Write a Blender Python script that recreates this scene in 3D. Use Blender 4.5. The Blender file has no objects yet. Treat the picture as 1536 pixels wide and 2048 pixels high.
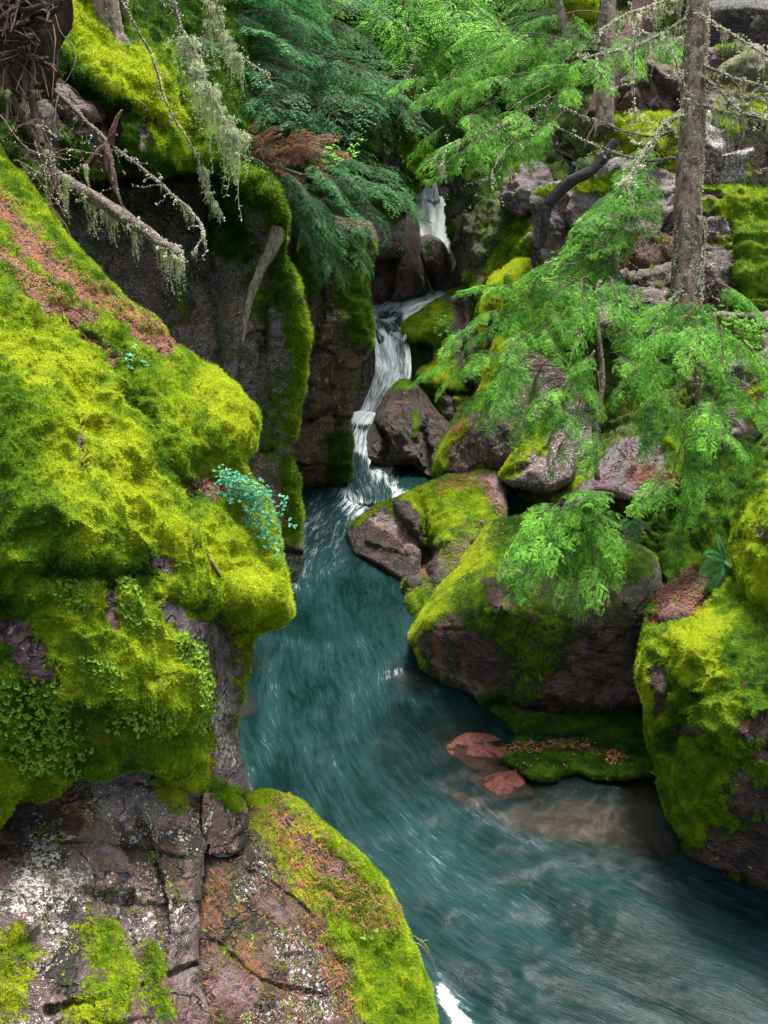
import bpy, math, random
import numpy as np
from mathutils import Vector, Matrix, Euler

# ------------------------------------------------------------------ camera, world, light
SC = bpy.context.scene
COL = SC.collection
PITCH = math.radians(24.0); CAMH = 6.0
FPX = 1992.0; CX, CY = 768.0, 1024.0            # photograph is 1536 x 2048
cam_d = bpy.data.cameras.new('camera'); cam = bpy.data.objects.new('camera', cam_d); COL.objects.link(cam)
cam.location = (0, 0, CAMH); cam.rotation_euler = (math.radians(90) - PITCH, 0, 0)
cam_d.sensor_fit = 'VERTICAL'; cam_d.sensor_height = 36.0; cam_d.lens = 36.0 * FPX / 2048.0
cam_d.clip_start = 0.05; cam_d.clip_end = 400.0
SC.camera = cam
SUN_EL, SUN_ROT = 68.0, 22.0
world = bpy.data.worlds.new('World'); SC.world = world; world.use_nodes = True
wn = world.node_tree.nodes; wl = world.node_tree.links
bg = wn['Background']; sky = wn.new('ShaderNodeTexSky'); sky.sky_type = 'NISHITA'; sky.sun_disc = False
sky.sun_elevation = math.radians(SUN_EL); sky.sun_rotation = math.radians(SUN_ROT)
sky.air_density = 1.0; sky.dust_density = 6.0; sky.ozone_density = 0.6
hs = wn.new('ShaderNodeHueSaturation'); hs.inputs['Saturation'].default_value = 0.35; wl.new(sky.outputs[0], hs.inputs['Color']); wl.new(hs.outputs[0], bg.inputs[0]); bg.inputs[1].default_value = 0.11
sun_d = bpy.data.lights.new('sun', 'SUN'); sun_d.energy = 2.3; sun_d.angle = math.radians(14); sun_d.color = (1.0, 0.96, 0.88)
sun = bpy.data.objects.new('sun', sun_d); COL.objects.link(sun)
_az = math.radians(SUN_ROT); _el = math.radians(SUN_EL)
sdir = Vector((math.sin(_az) * math.cos(_el), math.cos(_az) * math.cos(_el), math.sin(_el)))
sun.rotation_euler = sdir.to_track_quat('Z', 'Y').to_euler()
SC.view_settings.view_transform = 'Standard'; SC.view_settings.look = 'None'
SC.view_settings.gamma = 1.0; SC.view_settings.use_curve_mapping = False
SC.view_settings.exposure = 1.92
SC.render.engine = 'CYCLES'
SC.cycles.max_bounces = 6; SC.cycles.diffuse_bounces = 2; SC.cycles.glossy_bounces = 2
SC.cycles.transmission_bounces = 3; SC.cycles.transparent_max_bounces = 6
SC.cycles.use_denoising = True

# ------------------------------------------------------------------ projection helpers
_sp, _cp = math.sin(PITCH), math.cos(PITCH)
FWD = np.array([0, _cp, -_sp]); UP = np.array([0, _sp, _cp]); RIGHT = np.array([1.0, 0, 0]); CAMP = np.array([0, 0, CAMH])
def PW(px, py, D):
    """point seen at photograph pixel (px, py) at depth D metres -> world"""
    px = np.asarray(px, float); py = np.asarray(py, float); D = np.asarray(D, float)
    u = (px - CX) / FPX; v = (CY - py) / FPX
    return CAMP + D[..., None] * (FWD + u[..., None] * RIGHT + v[..., None] * UP)
def PV(px, py, D): return Vector(PW(px, py, D).tolist())
def DW(py, z=0.0):
    """depth at which row py meets the level z"""
    v = (CY - np.asarray(py, float)) / FPX
    return (CAMH - z) / (_sp - v * _cp)

# ------------------------------------------------------------------ numpy noise
_r = np.random.RandomState(7)
_perm = np.concatenate([_r.permutation(256)] * 3)
_g = _r.normal(size=(256, 3)); _g /= np.linalg.norm(_g, axis=1)[:, None]
def perlin(P):
    P = np.asarray(P, float); i = np.floor(P).astype(int); f = P - i; i &= 255
    w = f * f * f * (f * (f * 6 - 15) + 10); out = 0.0
    for dx in (0, 1):
        wx = w[:, 0] if dx else 1 - w[:, 0]; a = _perm[(i[:, 0] + dx) & 255]
        for dy in (0, 1):
            wy = w[:, 1] if dy else 1 - w[:, 1]; b = _perm[(a + i[:, 1] + dy) & 255]
            for dz in (0, 1):
                wz = w[:, 2] if dz else 1 - w[:, 2]; h = _perm[(b + i[:, 2] + dz) & 255]
                g = _g[h]
                out = out + wx * wy * wz * (g[:, 0] * (f[:, 0] - dx) + g[:, 1] * (f[:, 1] - dy) + g[:, 2] * (f[:, 2] - dz))
    return out * 1.5
def fbm(P, o=4, gain=0.5, lac=2.03):
    a = 1.0; s = 0.0; P = np.asarray(P, float)
    for k in range(o):
        s = s + a * perlin(P + 17.3 * k); P = P * lac; a *= gain
    return s
def sstep(a, b, x):
    t = np.clip((x - a) / (b - a), 0, 1); return t * t * (3 - 2 * t)

# ------------------------------------------------------------------ mesh helpers
def mesh_np(name, V, F, mats=(), smooth=True, attrs=None, mi=None):
    """V (n,3); F (m,k) with k 3 or 4, or a list of such arrays"""
    V = np.asarray(V, np.float32)
    FL = [np.asarray(f, np.int32) for f in (F if isinstance(F, (list, tuple)) else [F]) if len(f)]
    me = bpy.data.meshes.new(name)
    me.vertices.add(len(V)); me.vertices.foreach_set('co', V.ravel())
    nl = sum(f.size for f in FL); nf = sum(len(f) for f in FL)
    me.loops.add(nl); me.polygons.add(nf)
    me.loops.foreach_set('vertex_index', np.concatenate([f.ravel() for f in FL]))
    tot = np.concatenate([np.full(len(f), f.shape[1], np.int32) for f in FL])
    st = np.concatenate([[0], np.cumsum(tot)[:-1]]).astype(np.int32)
    me.polygons.foreach_set('loop_start', st)
    me.polygons.foreach_set('use_smooth', np.full(nf, bool(smooth)))
    if mi is not None: me.polygons.foreach_set('material_index', np.asarray(mi, np.int32))
    me.update(calc_edges=True); me.validate()
    for k, a in (attrs or {}).items():
        a = np.asarray(a, np.float32)
        if a.ndim == 2:
            me.attributes.new(k, 'FLOAT_VECTOR', 'POINT').data.foreach_set('vector', a.ravel())
        else:
            me.attributes.new(k, 'FLOAT', 'POINT').data.foreach_set('value', a)
    for m in mats: me.materials.append(m)
    return me
def tag(o, label=None, cat=None, group=None, kind=None):
    if label: o['label'] = label
    if cat: o['category'] = cat
    if group: o['group'] = group
    if kind: o['kind'] = kind
    return o
def link(name, me, parent=None, loc=None):
    o = bpy.data.objects.new(name, me); COL.objects.link(o)
    if parent is not None: o.parent = parent
    if loc is not None: o.location = loc
    return o
def empty(name, loc=(0, 0, 0)):
    o = bpy.data.objects.new(name, None); COL.objects.link(o); o.location = loc; o.empty_display_size = 0.2; return o
def obj_at(name, V, F, mats, loc=None, **kw):
    """top-level mesh whose origin sits at loc (default: its lowest middle)"""
    V = np.asarray(V, float)
    if loc is None: loc = np.array([V[:, 0].mean(), V[:, 1].mean(), V[:, 2].min()])
    o = link(name, mesh_np(name, V - np.asarray(loc), F, mats, **kw)); o.location = tuple(loc); return o
def child(name, V, F, mats, parent, **kw):
    loc = np.array(parent.location) if parent.parent is None else np.array(parent.location) + np.array(parent.parent.location)
    return link(name, mesh_np(name, np.asarray(V, float) - loc, F, mats, **kw), parent)

def catmull(pts, n=6, closed=False):
    P = np.asarray(pts, float); m = len(P)
    if m < 3 and not closed:
        t = np.linspace(0, 1, n * (m - 1) + 1)[:, None]; return P[0] * (1 - t) + P[-1] * t
    Q = np.vstack([P[-1:], P, P[:2]]) if closed else np.vstack([2 * P[0] - P[1], P, 2 * P[-1] - P[-2]])
    out = []
    for i in range(m if closed else m - 1):
        a, b, c, d = Q[i], Q[i + 1], Q[i + 2], Q[i + 3]
        t = np.linspace(0, 1, n, endpoint=False)[:, None]
        out.append(0.5 * (2 * b + (c - a) * t + (2 * a - 5 * b + 4 * c - d) * t ** 2 + (3 * b - 3 * c + d - a) * t ** 3))
    if not closed: out.append(P[-1:])
    return np.vstack(out)
def seg_dist(X, P, closed=False):
    """distance of points X (n,2) to polyline P, with nearest point"""
    P = np.asarray(P, float)
    if len(P) == 1:
        return np.linalg.norm(X - P[0], axis=1), np.repeat(P, len(X), 0), np.zeros(len(X)), np.zeros(len(X))
    A = P; B = np.roll(P, -1, 0)
    if not closed: A = A[:-1]; B = B[:-1]
    L = np.linalg.norm(B - A, axis=1); cum = np.concatenate([[0], np.cumsum(L)[:-1]])
    best = np.full(len(X), 1e18); near = np.zeros_like(X); s = np.zeros(len(X)); side = np.zeros(len(X))
    for a, b, l, c in zip(A, B, L, cum):
        if l < 1e-9: continue
        d = b - a; t = np.clip(((X - a) @ d) / (l * l), 0, 1); q = a + t[:, None] * d
        e = X - q; dd = (e ** 2).sum(1); k = dd < best
        best[k] = dd[k]; near[k] = q[k]; s[k] = c + t[k] * l
        side[k] = np.sign(d[0] * e[k, 1] - d[1] * e[k, 0])
    return np.sqrt(best), near, s, side
def inside(X, P):
    x, y = X[:, 0], X[:, 1]; r = np.zeros(len(X), bool); n = len(P)
    for i in range(n):
        x0, y0 = P[i]; x1, y1 = P[(i + 1) % n]
        if y0 == y1: continue
        c = (y0 > y) != (y1 > y)
        r ^= c & (x < (x1 - x0) * (y - y0) / (y1 - y0) + x0)
    return r
def rbf(C, X):
    C = np.asarray(C, float); c = C[:, :2] / 500.0; x = X / 500.0
    K = np.linalg.norm(c[:, None] - c[None], axis=2) + np.eye(len(c)) * 0.02
    n = len(c); A = np.zeros((n + 3, n + 3)); A[:n, :n] = K; A[:n, n] = 1; A[:n, n + 1:] = c; A[n, :n] = 1; A[n + 1:, :n] = c.T
    A[n + 1, n + 1] = A[n + 2, n + 2] = -1e-3
    w = np.linalg.solve(A, np.concatenate([C[:, 2], np.zeros(3)]))
    return np.linalg.norm(x[:, None] - c[None], axis=2) @ w[:n] + w[n] + x @ w[n + 1:]
def vnormals(V, F):
    n = np.cross(V[F[:, 2]] - V[F[:, 0]], V[F[:, -1]] - V[F[:, 1]]); N = np.zeros_like(V)
    for k in range(F.shape[1]):
        for c in range(3): N[:, c] += np.bincount(F[:, k], n[:, c], len(V))
    return N / (np.linalg.norm(N, axis=1)[:, None] + 1e-12)

# ------------------------------------------------------------------ node helpers
class NT:
    def __init__(s, name):
        s.m = bpy.data.materials.new(name); s.m.use_nodes = True; s.t = s.m.node_tree; s.n = s.t.nodes; s.l = s.t.links
        s.b = s.n['Principled BSDF']; s.out = s.n['Material Output']
    def add(s, ty, **kw):
        n = s.n.new(ty)
        for k, v in kw.items(): setattr(n, k, v)
        return n
    def put(s, inp, v):
        if isinstance(v, bpy.types.NodeSocket): s.l.new(v, inp)
        elif isinstance(v, (tuple, list)) and len(v) == 3 and len(inp.default_value) == 4: inp.default_value = (*v, 1)
        else: inp.default_value = v
    def attr(s, name, vec=False):
        a = s.add('ShaderNodeAttribute', attribute_name=name); return a.outputs['Vector' if vec else 'Fac']
    def pos(s): return s.add('ShaderNodeNewGeometry').outputs['Position']
    def noise(s, vec, scale, detail=3, rough=0.55, dist=0.0):
        n = s.add('ShaderNodeTexNoise'); s.put(n.inputs['Vector'], vec); n.inputs['Scale'].default_value = scale
        n.inputs['Detail'].default_value = detail; n.inputs['Roughness'].default_value = rough; n.inputs['Distortion'].default_value = dist
        return n.outputs['Fac']
    def voro(s, vec, scale, feat='F1', out='Distance'):
        n = s.add('ShaderNodeTexVoronoi', feature=feat); s.put(n.inputs['Vector'], vec); n.inputs['Scale'].default_value = scale
        return n.outputs[out]
    def math(s, op, a, b=0.0, clamp=False):
        n = s.add('ShaderNodeMath', operation=op, use_clamp=clamp); s.put(n.inputs[0], a); s.put(n.inputs[1], b); return n.outputs[0]
    def ramp01(s, x, a, b):
        n = s.add('ShaderNodeMapRange', interpolation_type='SMOOTHSTEP'); s.put(n.inputs[0], x)
        s.put(n.inputs[1], a); s.put(n.inputs[2], b); return n.outputs[0]
    def mix(s, f, a, b, mode='MIX'):
        n = s.add('ShaderNodeMix', data_type='RGBA', blend_type=mode); s.put(n.inputs[0], f); s.put(n.inputs[6], a); s.put(n.inputs[7], b); return n.outputs[2]
    def scale(s, vec, sc, rot=(0, 0, 0)):
        n = s.add('ShaderNodeMapping'); s.put(n.inputs[0], vec); n.inputs['Scale'].default_value = sc; n.inputs['Rotation'].default_value = rot; return n.outputs[0]
    def bump(s, h, strength, dist):
        n = s.add('ShaderNodeBump'); s.put(n.inputs['Height'], h); n.inputs['Strength'].default_value = strength; n.inputs['Distance'].default_value = dist
        return n.outputs[0]

def mat_rock():
    s = NT('mossy_rock'); P = s.pos()
    m, h, l, r, t, wet = (s.attr(k) for k in ('moss', 'hue', 'lichen', 'rust', 'tone', 'wet'))
    n1 = s.noise(P, 2.3, 4); n2 = s.noise(P, 11, 5, 0.65); n3 = s.noise(P, 45, 4, 0.7); n4 = s.noise(P, 160, 2, 0.6)
    st = s.noise(s.scale(P, (6, 6, 38), (0.35, 0.2, 0)), 1.0, 5, 0.6, 0.4)
    # bedded red-purple argillite, paler grey where it is clean
    c = s.mix(s.ramp01(n1, 0.38, 0.62), (0.115, 0.042, 0.034), (0.130, 0.078, 0.068))
    c = s.mix(s.ramp01(n2, 0.45, 0.62), c, (0.078, 0.032, 0.022))
    pale = s.mix(s.ramp01(n1, 0.4, 0.6), (0.25, 0.155, 0.20), (0.21, 0.195, 0.20))
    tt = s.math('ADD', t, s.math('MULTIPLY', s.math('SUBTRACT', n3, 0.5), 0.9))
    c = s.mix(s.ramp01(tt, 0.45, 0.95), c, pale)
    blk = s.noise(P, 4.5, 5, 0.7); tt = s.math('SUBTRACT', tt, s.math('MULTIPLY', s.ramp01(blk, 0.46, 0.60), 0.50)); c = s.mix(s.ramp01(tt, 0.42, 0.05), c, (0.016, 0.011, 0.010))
    c = s.mix(s.math('MULTIPLY', s.ramp01(st, 0.50, 0.66), 0.55), c, (0.035, 0.024, 0.026))
    c = s.mix(s.math('MULTIPLY', s.ramp01(st, 0.47, 0.36), 0.30), c, (0.20, 0.14, 0.14))
    stain = s.noise(s.scale(P, (7, 7, 0.7)), 1.0, 4, 0.65); c = s.mix(s.math('MULTIPLY', s.ramp01(stain, 0.52, 0.64), 0.5), c, (0.020, 0.015, 0.013))
    c = s.mix(s.math('MULTIPLY', s.ramp01(s.noise(s.scale(P, (5, 5, 0.9)), 1.0, 4, 0.6), 0.52, 0.66), s.math('ADD', 0.10, s.math('MULTIPLY', r, 1.6), True)), c, (0.22, 0.085, 0.025))
    wp = s.add('ShaderNodeVectorMath', operation='ADD'); wq = s.add('ShaderNodeTexNoise'); s.put(wq.inputs['Vector'], P); wq.inputs['Scale'].default_value = 2.5; wq.inputs['Detail'].default_value = 4
    s.l.new(P, wp.inputs[0]); s.l.new(wq.outputs['Color'], wp.inputs[1]); ck = s.voro(s.scale(wp.outputs[0], (1.6, 1.6, 3.4), (0.3, 0.2, 0)), 1.0, 'DISTANCE_TO_EDGE'); ckm = s.ramp01(ck, 0.0, 0.030)
    c = s.mix(s.math('SUBTRACT', 1.0, ckm), c, (0.018, 0.013, 0.012))
    # rust-coloured algae
    rr = s.math('ADD', s.math('MULTIPLY', r, 0.62), s.math('MULTIPLY', s.math('SUBTRACT', n2, 0.5), 2.0))
    c = s.mix(s.math('MULTIPLY', s.ramp01(rr, 0.35, 0.85), 0.85), c, s.mix(s.ramp01(n3, 0.35, 0.65), (0.22, 0.070, 0.012), (0.07, 0.034, 0.016)))
    # crustose lichen: spots of several sizes
    v1 = s.voro(s.scale(P, (1, 1, 1)), 26); v2 = s.voro(P, 75)
    big = s.ramp01(s.math('ADD', s.math('ADD', l, s.math('MULTIPLY', s.math('SUBTRACT', n2, 0.5), 1.9)), s.math('MULTIPLY', s.math('SUBTRACT', n4, 0.5), 0.35)), 0.60, 0.68)
    sp1 = s.math('MULTIPLY', s.ramp01(s.math('ADD', v1, s.math('MULTIPLY', n4, 0.25)), s.math('ADD', s.math('MULTIPLY', l, 0.40), 0.12), s.math('MULTIPLY', l, 0.40)), s.ramp01(n3, 0.44, 0.52))
    sp2 = s.math('MULTIPLY', s.ramp01(v2, 0.26, 0.20), s.ramp01(s.math('ADD', s.math('MULTIPLY', l, 0.45), n2), 0.74, 0.80))
    big = s.math('MULTIPLY', big, s.ramp01(s.noise(P, 90, 3, 0.7), s.math('SUBTRACT', 0.68, s.math('MULTIPLY', l, 0.34)), s.math('SUBTRACT', 0.60, s.math('MULTIPLY', l, 0.34))))
    lm = s.math('MAXIMUM', big, s.math('MAXIMUM', s.math('MULTIPLY', sp1, s.ramp01(l, 0.05, 0.3)), sp2))
    c = s.mix(s.math('MULTIPLY', lm, 0.92), c, s.mix(n1, s.mix(s.ramp01(s.noise(P, 1.6, 2), 0.48, 0.56), (0.68, 0.67, 0.61), (0.40, 0.42, 0.23)), (0.74, 0.69, 0.70)))
    rockc = c
    # moss
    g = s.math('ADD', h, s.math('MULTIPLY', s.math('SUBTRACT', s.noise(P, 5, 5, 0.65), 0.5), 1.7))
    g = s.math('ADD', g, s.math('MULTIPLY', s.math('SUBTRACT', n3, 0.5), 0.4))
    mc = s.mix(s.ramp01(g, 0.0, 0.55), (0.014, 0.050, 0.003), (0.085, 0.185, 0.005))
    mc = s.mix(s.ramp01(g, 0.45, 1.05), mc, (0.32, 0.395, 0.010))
    mc = s.mix(s.math('MULTIPLY', s.ramp01(s.noise(P, 8, 3), 0.60, 0.74), 0.5), mc, (0.13, 0.075, 0.012))
    mm = s.math('ADD', s.math('ADD', 0.20, s.math('MULTIPLY', m, 0.62)), s.math('ADD', s.math('MULTIPLY', s.math('SUBTRACT', n3, 0.5), 1.3), s.math('MULTIPLY', s.math('SUBTRACT', n2, 0.5), 0.9)))
    mk = s.ramp01(mm, 0.42, 0.58)
    c = s.mix(mk, rockc, mc); s.put(s.b.inputs['Base Color'], c)
    ro = s.math('SUBTRACT', 0.62, s.math('MULTIPLY', wet, 0.40)); ro = s.math('ADD', ro, s.math('MULTIPLY', s.math('SUBTRACT', n3, 0.5), 0.3))
    ro = s.math('MAXIMUM', ro, s.math('MULTIPLY', mk, 0.9)); s.put(s.b.inputs['Roughness'], ro)
    s.put(s.b.inputs['Specular IOR Level'], s.math('SUBTRACT', 0.5, s.math('MULTIPLY', mk, 0.4)))
    hgt = s.math('ADD', s.math('MULTIPLY', n3, 0.6), s.math('MULTIPLY', n4, 0.35))
    hgt = s.math('ADD', hgt, s.math('MULTIPLY', st, 0.9)); hgt = s.math('ADD', hgt, s.math('MULTIPLY', n2, 2.4)); hgt = s.math('ADD', hgt, s.math('MULTIPLY', ckm, 0.9)); hgt = s.math('ADD', hgt, s.math('MULTIPLY', lm, 0.10))
    mh = s.math('ADD', s.math('MULTIPLY', s.noise(P, 60, 3), 1.2), s.math('MULTIPLY', s.noise(P, 210, 2), 0.9))
    hh = s.add('ShaderNodeMix', data_type='FLOAT'); s.put(hh.inputs[0], mk); s.put(hh.inputs[2], hgt); s.put(hh.inputs[3], mh)
    s.put(s.b.inputs['Normal'], s.bump(hh.outputs[0], 0.95, 0.045))
    return s.m
def mat_moss_tuft():
    s = NT('moss_tufts'); h = s.attr('hue'); P = s.pos()
    g = s.math('ADD', h, s.math('MULTIPLY', s.math('SUBTRACT', s.noise(P, 5, 5, 0.65), 0.5), 1.7))
    g = s.math('ADD', g, s.math('MULTIPLY', s.math('SUBTRACT', s.noise(P, 45, 4, 0.7), 0.5), 0.4))
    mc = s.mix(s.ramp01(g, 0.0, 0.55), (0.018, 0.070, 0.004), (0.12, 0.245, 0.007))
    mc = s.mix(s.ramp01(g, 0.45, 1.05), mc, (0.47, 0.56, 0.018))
    mc = s.mix(s.math('MULTIPLY', s.ramp01(s.noise(P, 8, 3), 0.62, 0.74), 0.4), mc, (0.17, 0.10, 0.015))
    s.put(s.b.inputs['Base Color'], mc); s.b.inputs['Roughness'].default_value = 0.8; s.b.inputs['Specular IOR Level'].default_value = 0.15
    tr = s.add('ShaderNodeBsdfTranslucent'); s.put(tr.inputs[0], mc)
    mx = s.add('ShaderNodeMixShader'); mx.inputs[0].default_value = 0.35; s.l.new(s.b.outputs[0], mx.inputs[1]); s.l.new(tr.outputs[0], mx.inputs[2])
    s.l.new(mx.outputs[0], s.out.inputs[0]); return s.m
def mat_leaf(name, dark, mid, tip, trans=0.45, rough=0.6, spec=0.12):
    s = NT(name); t = s.attr('tint'); P = s.pos()
    oi = s.add('ShaderNodeObjectInfo').outputs['Random']
    t = s.math('ADD', t, s.math('MULTIPLY', s.math('SUBTRACT', s.noise(P, 3.0, 2), 0.5), 0.7))
    t = s.math('ADD', t, s.math('MULTIPLY', s.math('SUBTRACT', oi, 0.5), 0.25))
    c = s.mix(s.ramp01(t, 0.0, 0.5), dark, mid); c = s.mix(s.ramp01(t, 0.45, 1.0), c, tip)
    s.put(s.b.inputs['Base Color'], c); s.b.inputs['Roughness'].default_value = rough; s.b.inputs['Specular IOR Level'].default_value = spec
    tr = s.add('ShaderNodeBsdfTranslucent'); s.put(tr.inputs[0], c)
    mx = s.add('ShaderNodeMixShader'); mx.inputs[0].default_value = trans; s.l.new(s.b.outputs[0], mx.inputs[1]); s.l.new(tr.outputs[0], mx.inputs[2])
    s.l.new(mx.outputs[0], s.out.inputs[0]); return s.m
def mat_bark(name, c1, c2, lich=0.5, sc=1.0):
    s = NT(name); P = s.pos(); q = s.scale(P, (14 * sc, 14 * sc, 4 * sc))
    n = s.noise(q, 1.0, 5, 0.65, 0.5); n3 = s.noise(P, 60, 3, 0.7)
    c = s.mix(s.ramp01(n, 0.38, 0.62), c1, c2)
    lm = s.ramp01(s.math('ADD', s.noise(P, 9, 4, 0.7), s.math('MULTIPLY', s.math('SUBTRACT', n3, 0.5), 0.5)), 0.74 - 0.25 * lich, 0.80 - 0.25 * lich)
    c = s.mix(s.math('MULTIPLY', lm, min(1, lich * 1.6)), c, (0.26, 0.28, 0.19)); s.put(s.b.inputs['Base Color'], c)
    s.b.inputs['Roughness'].default_value = 0.85
    s.put(s.b.inputs['Normal'], s.bump(s.math('ADD', n, s.math('MULTIPLY', n3, 0.5)), 1.0, 0.05)); return s.m
def mat_plain(name, c, rough=0.7, var=0.3, tr=0.0, c2=None):
    s = NT(name); n = s.noise(s.pos(), 30, 3)
    c2 = c2 or tuple(x * (1 - var) for x in c)
    cc = s.mix(s.ramp01(n, 0.35, 0.65), c, c2); s.put(s.b.inputs['Base Color'], cc); s.b.inputs['Roughness'].default_value = rough
    s.b.inputs['Specular IOR Level'].default_value = 0.25
    if tr:
        t = s.add('ShaderNodeBsdfTranslucent'); s.put(t.inputs[0], cc); mx = s.add('ShaderNodeMixShader'); mx.inputs[0].default_value = tr
        s.l.new(s.b.outputs[0], mx.inputs[1]); s.l.new(t.outputs[0], mx.inputs[2]); s.l.new(mx.outputs[0], s.out.inputs[0])
    return s.m
def mat_water():
    s = NT('river_water'); f = s.attr('flow', True); foam_sheen = s.attr('foam_sheen'); murk = s.attr('murk'); P = s.pos()
    q = s.add('ShaderNodeVectorMath', operation='ADD'); wv = s.add('ShaderNodeTexNoise'); s.put(wv.inputs['Vector'], P); wv.inputs['Scale'].default_value = 0.9; wv.inputs['Detail'].default_value = 3
    sc = s.add('ShaderNodeVectorMath', operation='SCALE'); s.l.new(wv.outputs['Color'], sc.inputs[0]); sc.inputs['Scale'].default_value = 0.30
    s.l.new(f, q.inputs[0]); s.l.new(sc.outputs[0], q.inputs[1]); q = q.outputs[0]
    a = s.noise(s.scale(q, (2.2, 17, 1)), 1.0, 5, 0.7); b = s.noise(s.scale(q, (5.0, 60, 1)), 1.0, 4, 0.75)
    lo = s.noise(s.scale(q, (0.8, 1.9, 1)), 1.0, 4, 0.6)
    st = s.math('ADD', s.math('ADD', s.math('MULTIPLY', a, 0.42), s.math('MULTIPLY', b, 0.34)), s.math('MULTIPLY', s.noise(s.scale(q, (9.0, 130, 1)), 1.0, 3, 0.7), 0.24))
    k = s.math('ADD', foam_sheen, s.math('MULTIPLY', s.math('SUBTRACT', lo, 0.5), 1.3))
    x = s.math('ADD', s.math('MULTIPLY', s.math('SUBTRACT', st, 0.5), 4.0), s.math('MULTIPLY', k, 1.0))
    fm = s.math('MULTIPLY', s.ramp01(x, 0.50, 1.45), 0.96)
    teal = s.mix(s.ramp01(lo, 0.35, 0.65), (0.0012, 0.0085, 0.0070), (0.003, 0.0165, 0.0145))
    teal = s.mix(s.ramp01(s.math('ADD', x, s.math('MULTIPLY', foam_sheen, 0.4)), -0.2, 0.8), teal, (0.010, 0.030, 0.031))
    c = s.mix(fm, teal, s.mix(s.ramp01(foam_sheen, 0.25, 0.6), (0.15, 0.25, 0.29), (0.80, 0.87, 0.89)))  # bluish low end paints sky reflection as well as thin foam
    s.put(s.b.inputs['Base Color'], c); s.put(s.b.inputs['Roughness'], s.math('ADD', 0.22, s.math('MULTIPLY', fm, 0.5))); s.b.inputs['IOR'].default_value = 1.33; s.b.inputs['Specular IOR Level'].default_value = 0.10
    bh = s.math('ADD', s.math('MULTIPLY', a, 0.7), s.math('MULTIPLY', lo, 1.4)); bh = s.math('ADD', bh, s.math('MULTIPLY', b, 0.25))
    bn = s.bump(bh, 0.6, 0.03); s.put(s.b.inputs['Normal'], bn)
    tp = s.add('ShaderNodeBsdfTransparent'); tp.inputs[0].default_value = (0.72, 0.62, 0.50, 1)
    gl = s.add('ShaderNodeBsdfGlossy'); gl.inputs['Roughness'].default_value = 0.3; s.put(gl.inputs['Normal'], bn)
    fr = s.add('ShaderNodeFresnel'); fr.inputs['IOR'].default_value = 1.33; s.put(fr.inputs['Normal'], bn)
    clear = s.add('ShaderNodeMixShader'); s.put(clear.inputs[0], s.math('MULTIPLY', fr.outputs[0], 0.5)); s.l.new(tp.outputs[0], clear.inputs[1]); s.l.new(gl.outputs[0], clear.inputs[2])
    mx = s.add('ShaderNodeMixShader'); s.put(mx.inputs[0], s.math('MAXIMUM', murk, fm)); s.l.new(clear.outputs[0], mx.inputs[1]); s.l.new(s.b.outputs[0], mx.inputs[2])
    s.l.new(mx.outputs[0], s.out.inputs[0]); return s.m

M_ROCK = mat_rock(); M_TUFT = mat_moss_tuft(); M_WATER = mat_water()
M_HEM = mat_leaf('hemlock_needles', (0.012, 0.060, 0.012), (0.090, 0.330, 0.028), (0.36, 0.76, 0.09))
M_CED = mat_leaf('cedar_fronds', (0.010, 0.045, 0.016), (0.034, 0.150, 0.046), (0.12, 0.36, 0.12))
M_FAR = mat_leaf('far_needles', (0.016, 0.065, 0.016), (0.085, 0.250, 0.035), (0.28, 0.56, 0.09))
M_DEADN = mat_leaf('dead_needles', (0.08, 0.035, 0.02), (0.20, 0.085, 0.05), (0.30, 0.16, 0.09))
M_TEAL = mat_leaf('teal_leaf', (0.015, 0.10, 0.05), (0.04, 0.24, 0.12), (0.12, 0.42, 0.24), 0.25, 0.45)
M_FRESH = mat_leaf('fresh_leaf', (0.03, 0.12, 0.02), (0.09, 0.28, 0.03), (0.24, 0.50, 0.06))
M_LUNG = mat_leaf('leafy_lichen', (0.03, 0.08, 0.008), (0.10, 0.21, 0.015), (0.25, 0.36, 0.05), 0.2, 0.6)
M_TWIG = mat_plain('twig_bark', (0.09, 0.055, 0.04), 0.8)
M_BEARD = mat_plain('beard_lichen', (0.50, 0.55, 0.34), 0.9, 0.3, 0.3)
M_CRUST = mat_plain('crust_lichen', (0.68, 0.70, 0.50), 0.9, 0.3, 0.25)
M_LITTER = mat_plain('needle_litter', (0.28, 0.10, 0.04), 0.8, 0.3, 0.0, (0.09, 0.045, 0.03))
M_BARK = mat_bark('hemlock_bark', (0.040, 0.026, 0.020), (0.20, 0.145, 0.10), 0.7)
M_REDBARK = mat_bark('red_bark', (0.05, 0.022, 0.020), (0.14, 0.062, 0.05), 0.1)
M_SLABRED = mat_plain('red_wet_rock', (0.13, 0.040, 0.028), 0.75, 0.6)
M_SILT = mat_plain('brown_silt', (0.17, 0.105, 0.062), 0.8, 0.4)
M_DARKWOOD = mat_bark('dark_wood', (0.016, 0.010, 0.009), (0.085, 0.040, 0.026), 0.05, 2.0)
M_BLACKWOOD = mat_bark('wet_black_wood', (0.010, 0.010, 0.012), (0.035, 0.032, 0.036), 0.1, 2.0)
M_GREYWOOD = mat_bark('bleached_wood', (0.10, 0.085, 0.055), (0.26, 0.23, 0.16), 0.2, 2.0)
M_DEADWOOD = mat_bark('dead_branch_bark', (0.06, 0.04, 0.034), (0.17, 0.12, 0.10), 0.65, 2.0)
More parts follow.
